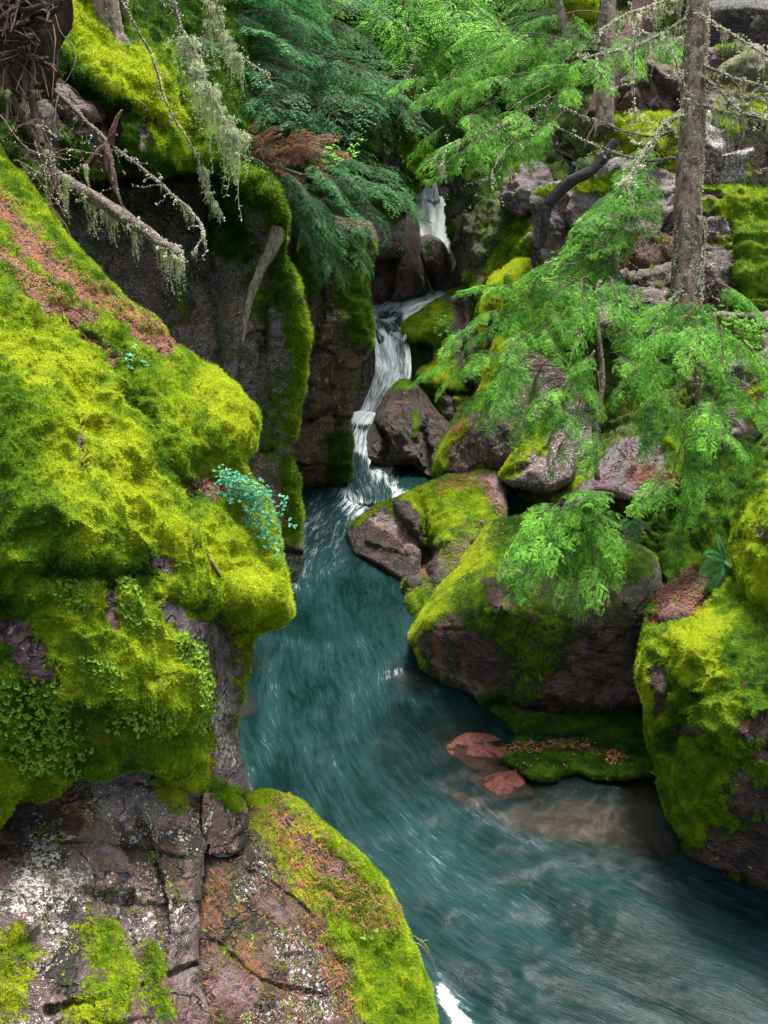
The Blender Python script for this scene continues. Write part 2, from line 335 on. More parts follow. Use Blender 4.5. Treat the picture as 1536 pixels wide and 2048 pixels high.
# ------------------------------------------------------------------ rock builder
CH = {'m': 'moss', 'h': 'hue', 'l': 'lichen', 'r': 'rust', 't': 'tone', 'w': 'wet', 'n': 'litter'}
ROCKS = {}
def rock(name, outline, ctrl, label, cat='rock', step=4.0, R=50, edge=0.35, thick=1.2, amp=0.05, freq=1.6, facet=0.0, nfac=18,
         base=None, paint=(), crease=(), bumps=(), cush=0.03, cf=6.0, jitter=5.0, seed=0, group=None, up=0.0, kind=None, strata=0.0, tufts=0, tl=0.022, tw=0.0035):
    rs = np.random.RandomState(seed + 11)
    ol = catmull(outline, 10, True)
    # resample outline
    L = np.linalg.norm(np.roll(ol, -1, 0) - ol, axis=1); cum = np.concatenate([[0], np.cumsum(L)]); n = max(24, int(cum[-1] / (step * 2.5)))
    tt = np.linspace(0, cum[-1], n, endpoint=False); cl = np.vstack([ol, ol[:1]])
    ol = np.stack([np.interp(tt, cum, cl[:, k]) for k in (0, 1)], 1)
    q = np.concatenate([ol / 55.0, np.full((n, 1), seed * 3.1)], 1)
    ol = ol + np.stack([fbm(q, 3), fbm(q + 40, 3)], 1) * jitter
    x0, y0 = ol.min(0) - step; x1, y1 = ol.max(0) + step
    gx = np.arange(x0, x1 + step, step); gy = np.arange(y0, y1 + step, step)
    X, Y = np.meshgrid(gx, gy); pts = np.stack([X.ravel(), Y.ravel()], 1)
    ins = inside(pts, ol); d, near, _, _ = seg_dist(pts, ol, True)
    keep = ins | (d < 0.71 * step); pts[keep & ~ins] = near[keep & ~ins]; d[~ins] = 0
    nx, ny = len(gx), len(gy); idx = np.arange(nx * ny).reshape(ny, nx); kk = keep.reshape(ny, nx)
    cell = kk[:-1, :-1] & kk[1:, :-1] & kk[:-1, 1:] & kk[1:, 1:]
    F = np.stack([idx[:-1, :-1][cell], idx[1:, :-1][cell], idx[1:, 1:][cell], idx[:-1, 1:][cell]], 1)
    used = np.unique(F); rm = np.full(nx * ny, -1); rm[used] = np.arange(len(used)); F = rm[F]; pts = pts[used]; d = d[used]
    D = rbf(ctrl, pts)
    e = np.clip(d / R, 0, 1); D = D + edge * (1 - np.sqrt(np.clip(1 - (1 - e) ** 2, 0, 1)))
    # paint the masks
    b = dict(m=0.0, h=0.6, l=0.15, r=0.0, t=0.45, w=0.0, n=0.0); b.update(base or {})
    A = {k: np.full(len(pts), float(v)) for k, v in b.items()}
    nz = fbm(np.concatenate([pts / 38.0, np.full((len(pts), 1), seed + 0.5)], 1), 6, 0.72)
    for pc in paint:
        ch, val, poly, w = pc[:4]
        dd = seg_dist(pts, catmull(poly, 4) if len(poly) > 2 else np.asarray(poly, float))[0]
        k = sstep(1.35, 0.45, dd / w + nz * 0.50)
        for c_, v_ in zip(ch, val if isinstance(val, (tuple, list)) else [val] * len(ch)):
            A[c_] = A[c_] * (1 - k) + v_ * k
    for poly, w, dep in crease:
        dd = seg_dist(pts, catmull(poly, 4) if len(poly) > 2 else np.asarray(poly, float))[0] + nz * w * 0.4
        D = D + dep * np.exp(-(dd / w) ** 2)
    for bx, by, rx, ry, dep in bumps:
        D = D - dep * np.exp(-(((pts[:, 0] - bx) / rx) ** 2 + ((pts[:, 1] - by) / ry) ** 2))
    V = PW(pts[:, 0], pts[:, 1], D); N = vnormals(V, F)
    s3 = np.array([seed * 5.3, 1.7 * seed, 0])
    dis = amp * fbm(V * freq + s3, 6, 0.52)
    if facet:
        S = V[rs.randint(0, len(V), nfac)]; T = rs.normal(size=(nfac, 3)) * facet
        Vw = V + 0.12 * np.stack([perlin(V * 3 + 9), perlin(V * 3 + 29), perlin(V * 3 + 49)], 1)
        dd = ((Vw[:, None] - S[None]) ** 2).sum(2); k = dd.argmin(1)
        two = np.partition(dd, 1, axis=1)[:, :2]; gap = np.sqrt(two[:, 1]) - np.sqrt(two[:, 0])
        dis = dis + np.clip(((Vw - S[k]) * T[k]).sum(1), -0.25, 0.25) - 0.035 * np.exp(-(gap / 0.025) ** 2) * min(1, facet * 5) * (facet > 0.06)
    if strata:
        zz = (V @ np.array([0.25, -0.12, 1.0])) * 7 + 1.3 * fbm(V * 0.9, 3); fr = zz - np.floor(zz)
        dis = dis + strata * (sstep(0, 0.25, fr) - fr) * (1 - A['m'])
    A['m'] = A['m'] + up * sstep(0.1, 0.8, N[:, 2])
    mk = sstep(0.3, 0.7, A['m'] + 0.35 * nz)
    c1 = 1 - np.abs(perlin(V * cf + s3)) * 1.8; c2 = 1 - np.abs(perlin(V * cf * 2.3 + 7)) * 1.8; c3 = 1 - np.abs(perlin(V * cf * 5.1 + 3)) * 1.8
    dis = dis * (1 - 0.45 * mk) + mk * (cush * (c1 + 0.5 * c2 + 0.22 * c3) - cush * 0.4)
    ef = 0.35 + 0.65 * sstep(0, 0.5, e)
    V = V + N * (dis * ef)[:, None]
    N = vnormals(V, F)
    # boundary, skirt and back
    E = np.concatenate([F[:, [k, (k + 1) % 4]] for k in range(4)]); key = np.sort(E, 1)
    code = key[:, 0].astype(np.int64) * len(pts) + key[:, 1]; u, inv, cnt = np.unique(code, return_inverse=True, return_counts=True)
    BE = E[cnt[inv.ravel()] == 1]; bv = np.unique(BE); bm = np.full(len(V), -1); bm[bv] = np.arange(len(bv)); nb = len(bv)
    ray = V[bv] - CAMP; ray /= np.linalg.norm(ray, axis=1)[:, None]
    cen = V.mean(0); cray = (cen - CAMP) / np.linalg.norm(cen - CAMP)
    wob = 0.06 * thick * fbm(V[bv] * 2.0 + 5, 3)[:, None]
    r1 = V[bv] + ray * thick * 0.35 * (1 + wob); r2 = V[bv] + ray * thick * 0.8; r2 = r2 + (cen + cray * thick * 0.9 - r2) * 0.18
    r3 = cen + cray * thick + (r2 - cen - cray * thick) * 0.5; base_i = len(V)
    VV = np.vstack([V, r1, r2, r3, (cen + cray * thick * 1.1)[None]]); a, c = BE[:, 0], BE[:, 1]; ia, ic = bm[a], bm[c]
    o1, o2, o3 = base_i, base_i + nb, base_i + 2 * nb; oc = base_i + 3 * nb
    Q = [np.stack([c, a, o1 + ia, o1 + ic], 1), np.stack([o1 + ic, o1 + ia, o2 + ia, o2 + ic], 1), np.stack([o2 + ic, o2 + ia, o3 + ia, o3 + ic], 1)]
    T3 = np.stack([o3 + ic, o3 + ia, np.full(len(ia), oc)], 1)
    at = {}
    for k, full in CH.items():
        x = A[k]; xb = x[bv]; at[full] = np.concatenate([x, xb, xb, xb, [x.mean()]])
    o = obj_at(name, VV, [np.vstack([F] + Q), T3], (M_ROCK,), attrs=at)
    tag(o, label, cat, group, kind)
    ROCKS[len(ROCKS)] = rec = dict(o=o, V=V, F=F, N=N, A=A, pts=pts, mk=mk, D=D, e=e)
    if tufts: moss_tufts(rec, tufts, tl, tw, seed)
    return rec

def sample(rec, weight, n, rs):
    V, F = rec['V'], rec['F']; c = V[F]; ar = np.linalg.norm(np.cross(c[:, 2] - c[:, 0], c[:, 3] - c[:, 1]), axis=1)
    w = ar * np.clip(weight[F].mean(1), 0, None); w = w / w.sum()
    k = rs.choice(len(F), n, p=w); a, b = rs.rand(n, 1), rs.rand(n, 1); q = F[k]
    def ip(x):
        x = x[q]
        if x.ndim == 2: return (x[:, 0] * (1 - a[:, 0]) + x[:, 1] * a[:, 0]) * (1 - b[:, 0]) + (x[:, 3] * (1 - a[:, 0]) + x[:, 2] * a[:, 0]) * b[:, 0]
        return (x[:, 0] * (1 - a) + x[:, 1] * a) * (1 - b) + (x[:, 3] * (1 - a) + x[:, 2] * a) * b
    return ip
def moss_tufts(rec, n, l, w, seed):
    rs = np.random.RandomState(seed + 99)
    ip = sample(rec, rec['mk'] ** 2, n, rs); p = ip(rec['V']); N = ip(rec['N']); h = ip(rec['A']['h'])
    # growth direction: outwards, sweeping down the slope in locks
    flow = np.stack([perlin(p * 4), perlin(p * 4 + 31), perlin(p * 4 + 57)], 1)
    d = N * 0.75 + flow * 1.1 + rs.normal(size=(n, 3)) * 0.38 + np.array([0.10, -0.1, -0.12]); d /= np.linalg.norm(d, axis=1)[:, None]
    s = np.cross(d, rs.normal(size=(n, 3))); s /= np.linalg.norm(s, axis=1)[:, None] + 1e-9
    ll = (l * (0.5 + rs.rand(n) * 0.9))[:, None]
    a = p - N * 0.004 - s * w * 0.5; b = p - N * 0.004 + s * w * 0.5; c = p + d * ll
    V = np.stack([a, b, c], 1).reshape(-1, 3); F = np.arange(3 * n).reshape(-1, 3)
    hv = h + rs.normal(size=n) * 0.16
    hue = np.stack([hv - 0.42, hv - 0.42, hv + 0.16], 1).ravel()  # darkened blade bases paint shade into the gaps between tufts
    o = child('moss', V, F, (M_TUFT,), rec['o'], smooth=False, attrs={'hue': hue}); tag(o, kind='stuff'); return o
def litter(rec, n, l=0.022, w=0.0035, thr='n', seed=0):
    rs = np.random.RandomState(seed + 5)
    ip = sample(rec, np.clip(rec['A'][thr], 0, 1) ** 1.5, n, rs); p = ip(rec['V']); N = ip(rec['N'])
    d = np.cross(N, rs.normal(size=(n, 3))); d /= np.linalg.norm(d, axis=1)[:, None]; s = np.cross(N, d)
    ll = (l * (0.4 + rs.rand(n)))[:, None]; ww = w * (0.6 + rs.rand(n, 1)); z = N * (0.006 + 0.010 * rs.rand(n, 1)); k = N * ll * (rs.rand(n, 1) - 0.3) * 0.5
    V = np.stack([p + z - s * ww, p + z + s * ww, p + z + d * ll + s * ww + k, p + z + d * ll - s * ww + k], 1).reshape(-1, 3)
    o = child('needle_litter', V, np.arange(4 * n).reshape(-1, 4), (M_LITTER,), rec['o'], smooth=False); tag(o, kind='stuff'); return o
# ------------------------------------------------------------------ LEFT BANK
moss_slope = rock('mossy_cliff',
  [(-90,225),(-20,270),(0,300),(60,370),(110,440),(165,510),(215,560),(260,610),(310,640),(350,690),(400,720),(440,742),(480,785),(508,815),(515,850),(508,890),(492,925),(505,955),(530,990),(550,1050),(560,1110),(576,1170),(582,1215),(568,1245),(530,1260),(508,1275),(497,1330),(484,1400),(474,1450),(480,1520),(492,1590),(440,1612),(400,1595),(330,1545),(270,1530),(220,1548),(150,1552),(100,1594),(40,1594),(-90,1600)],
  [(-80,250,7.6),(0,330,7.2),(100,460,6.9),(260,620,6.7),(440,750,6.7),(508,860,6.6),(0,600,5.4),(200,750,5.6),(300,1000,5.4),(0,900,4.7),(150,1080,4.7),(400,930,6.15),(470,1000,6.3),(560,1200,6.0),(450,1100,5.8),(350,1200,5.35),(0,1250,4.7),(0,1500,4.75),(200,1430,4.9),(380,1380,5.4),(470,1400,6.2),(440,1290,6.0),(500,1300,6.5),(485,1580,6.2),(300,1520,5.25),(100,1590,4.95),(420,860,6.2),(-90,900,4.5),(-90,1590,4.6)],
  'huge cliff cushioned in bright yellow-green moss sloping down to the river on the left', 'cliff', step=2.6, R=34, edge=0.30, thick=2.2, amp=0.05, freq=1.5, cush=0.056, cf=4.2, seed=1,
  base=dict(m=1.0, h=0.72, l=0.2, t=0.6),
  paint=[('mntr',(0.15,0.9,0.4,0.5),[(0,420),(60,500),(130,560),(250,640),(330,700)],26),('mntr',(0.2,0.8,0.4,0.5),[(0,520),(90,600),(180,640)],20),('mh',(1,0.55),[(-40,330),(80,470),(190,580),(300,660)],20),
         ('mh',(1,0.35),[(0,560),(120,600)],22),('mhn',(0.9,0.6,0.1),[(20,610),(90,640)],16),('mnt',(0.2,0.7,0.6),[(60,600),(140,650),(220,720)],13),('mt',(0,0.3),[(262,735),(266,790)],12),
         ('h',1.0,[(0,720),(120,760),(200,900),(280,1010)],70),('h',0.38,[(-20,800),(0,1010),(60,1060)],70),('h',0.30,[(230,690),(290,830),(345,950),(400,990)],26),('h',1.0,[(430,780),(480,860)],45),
         ('h',0.18,[(0,1180),(0,1280)],60),('h',0.25,[(80,1130),(250,1150),(300,1120)],26),('h',0.95,[(400,1100),(500,1180),(550,1200)],48),('m',0.2,[(150,860),(160,960)],8),  # low-hue strokes along the valleys paint shadow into the moss
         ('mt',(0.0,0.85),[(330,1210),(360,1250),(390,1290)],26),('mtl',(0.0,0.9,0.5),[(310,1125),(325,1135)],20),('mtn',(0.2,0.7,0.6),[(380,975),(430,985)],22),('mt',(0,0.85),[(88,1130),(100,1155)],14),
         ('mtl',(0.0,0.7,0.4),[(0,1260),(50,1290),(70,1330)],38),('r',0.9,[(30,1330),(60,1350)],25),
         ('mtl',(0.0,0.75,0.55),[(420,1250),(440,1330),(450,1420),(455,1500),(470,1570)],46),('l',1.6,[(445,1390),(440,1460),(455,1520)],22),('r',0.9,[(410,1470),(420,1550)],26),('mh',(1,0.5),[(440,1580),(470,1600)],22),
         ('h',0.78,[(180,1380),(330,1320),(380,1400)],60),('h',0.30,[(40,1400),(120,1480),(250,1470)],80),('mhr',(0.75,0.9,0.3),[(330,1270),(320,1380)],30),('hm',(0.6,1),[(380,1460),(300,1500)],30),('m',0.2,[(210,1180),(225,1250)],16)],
  crease=[([(235,690),(285,830),(345,950),(385,985)],16,0.16),([(80,1135),(180,1165),(300,1150)],20,0.14),([(262,730),(268,800)],10,0.18),([(30,660),(120,740),(170,860),(260,960)],28,0.06),
          ([(190,590),(300,700),(400,800)],12,0.05),([(330,1190),(420,1240),(500,1262)],14,0.16),([(400,1280),(410,1400),(405,1590)],9,0.08),([(100,640),(200,700)],20,0.08),([(560,1110),(480,1130),(430,1180)],14,0.04)],
  bumps=[(240,910,90,50,0.10),(110,640,60,30,0.10),(460,850,50,60,0.14),(500,1190,70,40,0.20),(170,1010,120,40,0.10),(330,1060,60,40,0.08),(460,1010,35,22,0.12),(210,1340,150,80,0.10),(80,840,60,60,0.08)],
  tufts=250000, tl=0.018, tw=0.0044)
litter(moss_slope, 8000, 0.026, 0.0018)

rock_face = rock('lichen_cliff',
  [(-90,1530),(60,1560),(250,1490),(330,1500),(402,1540),(410,1600),(406,1700),(402,1800),(396,1950),(388,2130),(-90,2130)],
  [(-90,1600,5.1),(0,1600,5.15),(200,1560,5.4),(400,1600,5.7),(0,1800,4.75),(200,1800,5.0),(400,1800,5.4),(-90,2100,4.1),(0,2048,4.3),(390,2048,5.0),(200,2000,4.6),(380,1900,5.25)],
  'sheer grey and purple rock face blotched with white lichen, lowest at the left', 'cliff', step=2.6, R=14, edge=0.10, thick=1.4, amp=0.06, freq=1.7, facet=0.055, nfac=12, seed=2, strata=0.012,
  base=dict(l=0.36, t=0.66, h=0.7, m=0.18),
  paint=[('t',0.2,[(30,1620),(120,1640),(60,1680)],60),('t',0.2,[(290,1690),(330,1760)],34),('l',1.25,[(200,1600),(300,1600),(360,1650)],40),('l',1.1,[(220,1800),(350,1830),(260,1860)],44),('l',1.8,[(95,1690),(85,1740),(60,1790),(130,1770)],44),('l',1.6,[(70,1860),(110,1880),(10,1800)],22),('l',1.5,[(165,1790),(160,1820)],16),('l',1.5,[(120,1910),(45,1950)],18),('l',1.0,[(290,1740),(320,1780)],22),('l',0.95,[(230,1600),(250,1660)],26),
         ('tl',(0.85,0.7),[(200,1570),(330,1620)],50),('rt',(1,0.4),[(150,1600),(165,1640)],34),('t',0.15,[(20,1600),(80,1620)],50),('t',0.12,[(300,1670),(380,1680)],26),('t',0.1,[(150,1880),(120,1960)],26),
         ('mh',(0.62,0.8),[(200,1880),(230,1960),(180,2030)],60),('mh',(0.62,0.9),[(30,1900),(20,2000)],45),('mh',(0.6,0.6),[(300,1900),(320,2030)],26),('l',0.8,[(60,1980),(90,2040)],40),('r',0.8,[(200,1740),(210,1840)],24),('mh',(0.7,0.7),[(330,1560),(360,1600)],24),('t',0.1,[(395,1600),(392,1800)],10)],
  crease=[([(0,1700),(180,1690),(380,1720)],8,0.06),([(240,1560),(300,1700),(330,1850),(300,2040)],7,0.06),([(100,2020),(260,1980),(390,1930)],6,0.07),([(0,1640),(150,1650)],12,0.08)],
  bumps=[(330,1820,60,90,0.08),(90,1780,110,90,0.10),(210,1620,90,40,0.08)], tufts=36000, tl=0.014, tw=0.003)

slab = rock('slab_rock',
  [(398,1712),(440,1712),(478,1702),(494,1640),(490,1592),(530,1585),(575,1594),(610,1610),(650,1650),(700,1690),(750,1740),(790,1800),(815,1860),(840,1920),(860,1980),(876,2060),(880,2130),(376,2130),(388,1950)],
  [(400,1710,5.7),(470,1690,5.95),(500,1600,6.5),(610,1612,6.6),(750,1740,6.55),(815,1860,6.5),(872,2048,6.35),(876,2130,6.1),(395,1900,5.35),(385,2048,5.15),(560,1850,5.8),(640,2040,5.6),(380,2130,5.0)],
  'broad tilted slab strewn with orange needles, its outer edge rimmed in bright green moss', 'rock', step=2.6, R=26, edge=0.22, thick=1.6, amp=0.035, freq=1.8, facet=0.05, nfac=14, seed=3, strata=0.008,
  base=dict(l=0.28, t=0.5, n=0.3, h=0.75, m=0.22),
  paint=[('mhn',(1,0.7,0.0),[(500,1600),(570,1600),(620,1640),(700,1700),(760,1770),(800,1850),(830,1930),(860,2040)],26),('mhn',(1,0.62,0.05),[(700,1860),(760,1900),(800,1980),(840,2060),(740,1960),(780,2060)],58),('mhn',(1,0.6,0),[(650,1760),(730,1800)],14),
         ('n',1.0,[(560,1650),(640,1740),(700,1800),(760,1830)],48),('n',0.9,[(620,1840),(660,1920),(700,2020)],22),('mh',(0.66,0.85),[(520,1650),(580,1720),(640,1800)],32),
         ('l',1.1,[(580,1890),(620,1960),(600,1910),(640,2030)],36),('l',0.9,[(510,1620),(530,1730),(480,1780)],20),('l',0.9,[(600,2030),(520,2040)],30),('r',0.45,[(420,1760),(440,1850),(520,2000)],50),('t',0.42,[(420,1760),(500,1900),(560,2020)],60),('tl',(0.75,0.2),[(450,1960),(500,1990)],30),('tl',(0.75,0.2),[(560,1830),(580,1830)],18)],
  crease=[([(430,1880),(520,1960),(640,1990)],5,0.03),([(500,1740),(600,1810),(640,1860)],5,0.03)],
  tufts=70000, tl=0.017, tw=0.0032)
litter(slab, 3200, 0.028, 0.0019)

block = rock('rock_block', [(405,1592),(440,1590),(490,1598),(500,1648),(484,1698),(440,1712),(408,1702)],
  [(405,1592,5.65),(495,1600,6.2),(484,1700,5.95),(408,1702,5.55)],
  'small dark angular block wedged between the lichen-blotched face and the needle-strewn slab', 'rock', step=2.6, R=8, edge=0.06, thick=0.6, amp=0.03, freq=3, facet=0.1, nfac=5, seed=4,
  base=dict(l=0.5, t=0.45), paint=[('mh',(1,0.6),[(440,1585),(470,1610)],16),('r',0.9,[(410,1580),(425,1600)],16)], tufts=3000, tl=0.014, jitter=2)

outcrop = rock('mossy_outcrop',
  [(-90,-80),(100,-80),(235,-60),(262,50),(330,110),(395,180),(432,240),(455,300),(445,346),(360,335),(300,352),(240,338),(200,350),(120,345),(60,400),(-90,380)],
  [(-90,0,9.0),(100,0,9.2),(230,60,9.7),(0,200,8.6),(330,120,10.2),(440,300,10.1),(360,330,9.8),(200,340,9.2),(60,380,8.6),(300,230,9.5),(200,200,9.1),(-90,380,8.3)],
  'overhanging outcrop with a golden moss cap and a purple flank at the upper left', 'rock outcrop', step=3.2, R=40, edge=0.5, thick=2.5, amp=0.10, freq=1.6, facet=0.08, nfac=16, seed=5, cush=0.06, cf=3.4,
  base=dict(m=0.75, h=0.3, t=0.5, l=0.3),
  paint=[('mh',(1,1.05),[(120,30),(180,90),(260,150),(300,200),(340,240)],56),('mh',(1,1.0),[(180,120),(240,190)],36),('mtl',(0.05,0.62,0.2),[(100,180),(150,220),(200,240),(225,270)],42),('mt',(0.1,0.4),[(180,260),(200,320)],20),('mhw',(1,0.1,0),[(150,140),(200,190),(250,210)],15),
         ('mh',(0.9,0.15),[(260,250),(250,330)],20),('mtl',(0,0.8,0.9),[(285,240),(290,290)],10),('mh',(0.9,0.75),[(330,280),(400,320)],30),('mh',(1,0.75),[(380,190),(430,260)],26),('mt',(0.2,0.15),[(60,100),(80,300)],40),('mh',(0.9,0.6),[(180,345),(230,335)],14)],
  crease=[([(130,150),(200,200),(250,225),(330,250)],16,0.25),([(225,240),(240,340)],9,0.2),([(340,160),(370,240),(380,330)],14,0.15),([(90,180),(120,240),(200,255)],8,0.08)],
  bumps=[(240,160,110,60,0.25)], tufts=70000, tl=0.04, tw=0.007)

ridge = rock('mossy_ridge', [(215,-90),(430,-90),(500,40),(490,180),(500,300),(455,345),(420,300),(380,200),(310,130),(250,70)],
  [(230,-60,12.5),(430,-60,14),(490,180,13.3),(470,320,12.2),(380,220,11.8),(270,70,11.8)],
  'dark mossy ridge rising behind the golden moss cap', 'rock outcrop', step=4, R=40, edge=0.4, thick=2, amp=0.14, freq=1.5, seed=6, cush=0.07, cf=3, base=dict(m=0.9, h=0.15), paint=[('h',0.6,[(330,110),(410,230),(450,300)],22),('h',0.7,[(245,40),(300,110)],16)], tufts=26000, tl=0.05, tw=0.01)  # low moss hue paints the ridge as lying in shade

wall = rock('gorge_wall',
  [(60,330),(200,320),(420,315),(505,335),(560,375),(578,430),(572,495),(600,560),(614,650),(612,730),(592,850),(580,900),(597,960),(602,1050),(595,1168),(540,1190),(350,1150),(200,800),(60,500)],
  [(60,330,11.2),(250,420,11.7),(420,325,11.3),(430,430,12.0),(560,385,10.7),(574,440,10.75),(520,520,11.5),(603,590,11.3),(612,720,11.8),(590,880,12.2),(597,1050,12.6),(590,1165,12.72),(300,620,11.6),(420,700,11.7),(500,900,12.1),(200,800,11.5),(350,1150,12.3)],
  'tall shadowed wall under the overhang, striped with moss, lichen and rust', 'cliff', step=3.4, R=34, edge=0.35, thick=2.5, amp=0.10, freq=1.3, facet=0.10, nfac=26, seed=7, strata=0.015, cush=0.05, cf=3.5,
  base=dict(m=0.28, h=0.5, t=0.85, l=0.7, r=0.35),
  paint=[('mh',(1,0.42),[(435,345),(500,370),(550,400),(570,450)],34),('mh',(1,0.2),[(460,440),(470,490)],34),('mh',(1,0.25),[(430,430),(425,490)],16),('mh',(1,0.6),[(572,520),(585,600),(600,700),(598,780),(585,860)],22),('mh',(0.9,0.35),[(560,500),(570,600)],20),
         ('mh',(1,0.5),[(585,930),(592,1000),(585,1060)],26),('r',1.0,[(500,820),(515,870),(530,940),(540,1000)],26),('mr',(0.55,0.8),[(560,760),(540,900)],26),('tl',(0.7,0.75),[(280,560),(340,640),(400,720)],46),('tl',(0.75,0.9),[(530,700),(560,800)],26),
         ('t',0.15,[(150,380),(300,400),(400,380)],50),('t',0.08,[(385,460),(390,560)],18),('mr',(0.4,0.7),[(450,600),(455,700)],22),('mh',(0.65,0.5),[(510,560),(530,640)],22),('t',0.05,[(560,1100),(595,1150)],34),('mh',(0.6,0.7),[(360,560),(370,640)],10),('l',1.0,[(350,520),(330,600)],18)],  # dark tone below the overhang paints its shadow on the wall
  crease=[([(430,345),(420,450),(430,600),(440,720)],14,0.22),([(100,360),(300,350),(440,350)],16,0.25),([(560,480),(545,560),(530,700)],12,0.18),([(500,930),(530,800),(520,700)],9,0.08),([(600,900),(560,880),(530,900)],8,0.1)],
  bumps=[(505,380,60,28,0.25)], tufts=40000, tl=0.045, tw=0.008)

pillar = rock('rock_pillar',
  [(598,470),(650,430),(740,455),(742,540),(738,580),(746,640),(750,686),(732,716),(724,760),(705,806),(694,850),(697,900),(706,962),(665,974),(600,980),(572,930),(588,860),(606,760),(604,620)],
  [(600,975,15.5),(705,965,15.6),(640,700,14.6),(745,670,14.9),(740,500,14.9),(610,500,14.0),(692,850,15.3),(590,860,14.8),(690,600,14.6)],
  'dark wet rock pillar with a rusty middle and mossy top beside the narrow fall', 'rock outcrop', step=3.0, R=26, edge=0.5, thick=2.4, amp=0.09, freq=1.2, facet=0.14, nfac=22, seed=8, strata=0.02, cush=0.04, cf=3.5,
  base=dict(t=0.45, l=0.45, w=0.5, m=0.28, r=0.35),
  paint=[('mh',(1,0.32),[(700,500),(705,600),(725,660)],34),('mh',(0.9,0.45),[(620,480),(625,560)],22),('rt',(1.0,0.5),[(690,720),(680,760)],22),('r',0.9,[(655,730),(670,770)],16),('mh',(0.8,0.12),[(668,880),(680,940)],20),('t',0.52,[(620,860),(650,840),(610,930)],30),('l',0.8,[(640,610),(650,650)],10),('l',0.7,[(715,720),(700,740)],10),('rn',(0.8,0.5),[(665,966),(690,966)],5)],
  crease=[([(596,860),(640,822),(700,806)],6,0.30),([(655,970),(652,920),(665,870),(672,825)],6,0.22),([(735,700),(700,715)],10,0.12),([(630,480),(640,600),(630,700)],10,0.12)], tufts=15000, tl=0.04, tw=0.008)

rear_rock = rock('lichen_boulder', [(690,470),(730,400),(770,395),(800,430),(812,480),(808,508),(760,520),(700,525)],
  [(700,470,17.8),(760,400,18.2),(808,500,18.6),(700,520,18)], 'pale lichen-spotted block above the rear pool', 'rock', step=3, R=22, edge=0.4, thick=1.5, amp=0.08, freq=1.5, facet=0.1, nfac=6, seed=9,
  base=dict(l=0.95, t=0.7), paint=[('mh',(1,0.3),[(740,395),(790,430)],14),('t',0.1,[(800,500),(720,520)],12)], tufts=2500, tl=0.05, tw=0.01)
pool_wall = rock('water_worn_wall', [(700,510),(790,490),(812,430),(832,420),(842,500),(850,560),(860,580),(840,592),(780,606),(738,616),(700,620)],
  [(700,560,19.3),(812,440,20.3),(850,575,20.3),(740,610,20),(780,520,19.6)], 'smooth grey water-worn wall at the back of the rear pool', 'rock', step=3, R=14, edge=0.25, thick=1.5, amp=0.05, freq=1.2, seed=10, base=dict(t=0.55, w=0.8, l=0.0),
  paint=[('rt',(0.5,0.5),[(770,540),(800,560)],26),('t',0.2,[(840,530),(845,580)],16),('t',0.75,[(740,590),(775,560)],16)], crease=[([(784,500),(784,560),(776,605)],5,0.25),([(700,560),(780,548)],5,0.08)])
ramp = rock('purple_ramp', [(688,838),(700,806),(722,760),(735,705),(742,670),(772,672),(785,760),(775,812),(755,842),(720,848)], [(690,836,18.2),(742,672,19.0),(785,760,18.2),(750,840,18.0)], 'wet purple rock the middle fall slides across', 'rock', step=2.6, R=10, edge=0.2, thick=1.2, amp=0.07, freq=1.6, facet=0.08, nfac=8, seed=71, base=dict(t=0.6, l=0.05, w=0.9))
chock = rock('chockstone', [(838,478),(860,470),(885,482),(900,510),(902,545),(886,572),(872,586),(858,560),(846,520)],
  [(838,480,20.9),(900,510,20.7),(872,583,20.6),(865,520,20.3)], 'wet purple boulder jammed beneath the white upper fall', 'boulder', step=2, R=16, edge=0.35, thick=0.9, amp=0.05, freq=1.6, seed=11, jitter=2,
  base=dict(t=0.62, w=1.0, l=0.1), paint=[('mh',(0.9,0.1),[(857,498),(860,510)],7),('t',0.1,[(862,545),(872,580)],10)])

# ------------------------------------------------------------------ BACK OF THE GORGE
back_left = rock('mossy_column', [(640,10),(700,0),(745,30),(790,80),(800,140),(815,220),(838,290),(846,330),(828,395),(808,405),(770,396),(735,350),(690,260),(640,160)],
  [(640,20,20),(740,40,20.5),(800,140,20.8),(842,330,21),(820,400,20.8),(735,350,19.6),(660,160,19.3)], 'tall mossy column of rock left of the white upper fall', 'rock outcrop', step=4, R=26, edge=0.6, thick=2.5, amp=0.2, freq=0.9, facet=0.1, nfac=14, seed=12, cush=0.10, cf=2,
  base=dict(m=0.75, h=0.4, t=0.35, l=0.4), paint=[('mh',(1,0.95),[(690,40),(745,80),(785,140)],14),('t',0.1,[(770,350),(800,380)],18),('mh',(1,0.6),[(820,370),(825,400)],14),('m',0,[(770,300),(785,350)],14)],
  crease=[([(720,60),(740,150),(760,260),(750,340)],10,0.3),([(800,280),(760,290)],7,0.2)], tufts=14000, tl=0.08, tw=0.016)
back_knob = rock('mossy_rock', [(822,300),(850,290),(875,315),(872,345),(845,362),(828,350)], [(822,300,22),(870,330,22),(845,360,21.8)], 'small rounded mossy knob at the head of the upper fall', 'rock', step=3, R=16, edge=0.4, thick=1.2, amp=0.08, seed=13, base=dict(m=1, h=0.7), tufts=2500, tl=0.06, tw=0.013, group=None)
lip = rock('lip_rock', [(800,395),(818,345),(850,340),(880,345),(930,350),(960,380),(920,400),(880,402),(868,385),(855,402),(846,425),(838,500),(824,440)],
  [(800,395,22.6),(850,345,23.6),(930,360,23.4),(846,430,22.4),(900,400,23)], 'dark wet rocks at the brink of the upper fall', 'rock', step=3, R=14, edge=0.35, thick=1.5, amp=0.1, freq=1.2, facet=0.15, nfac=8, seed=14, base=dict(t=0.3, w=0.8), paint=[('r',0.8,[(870,350),(905,352)],12)])

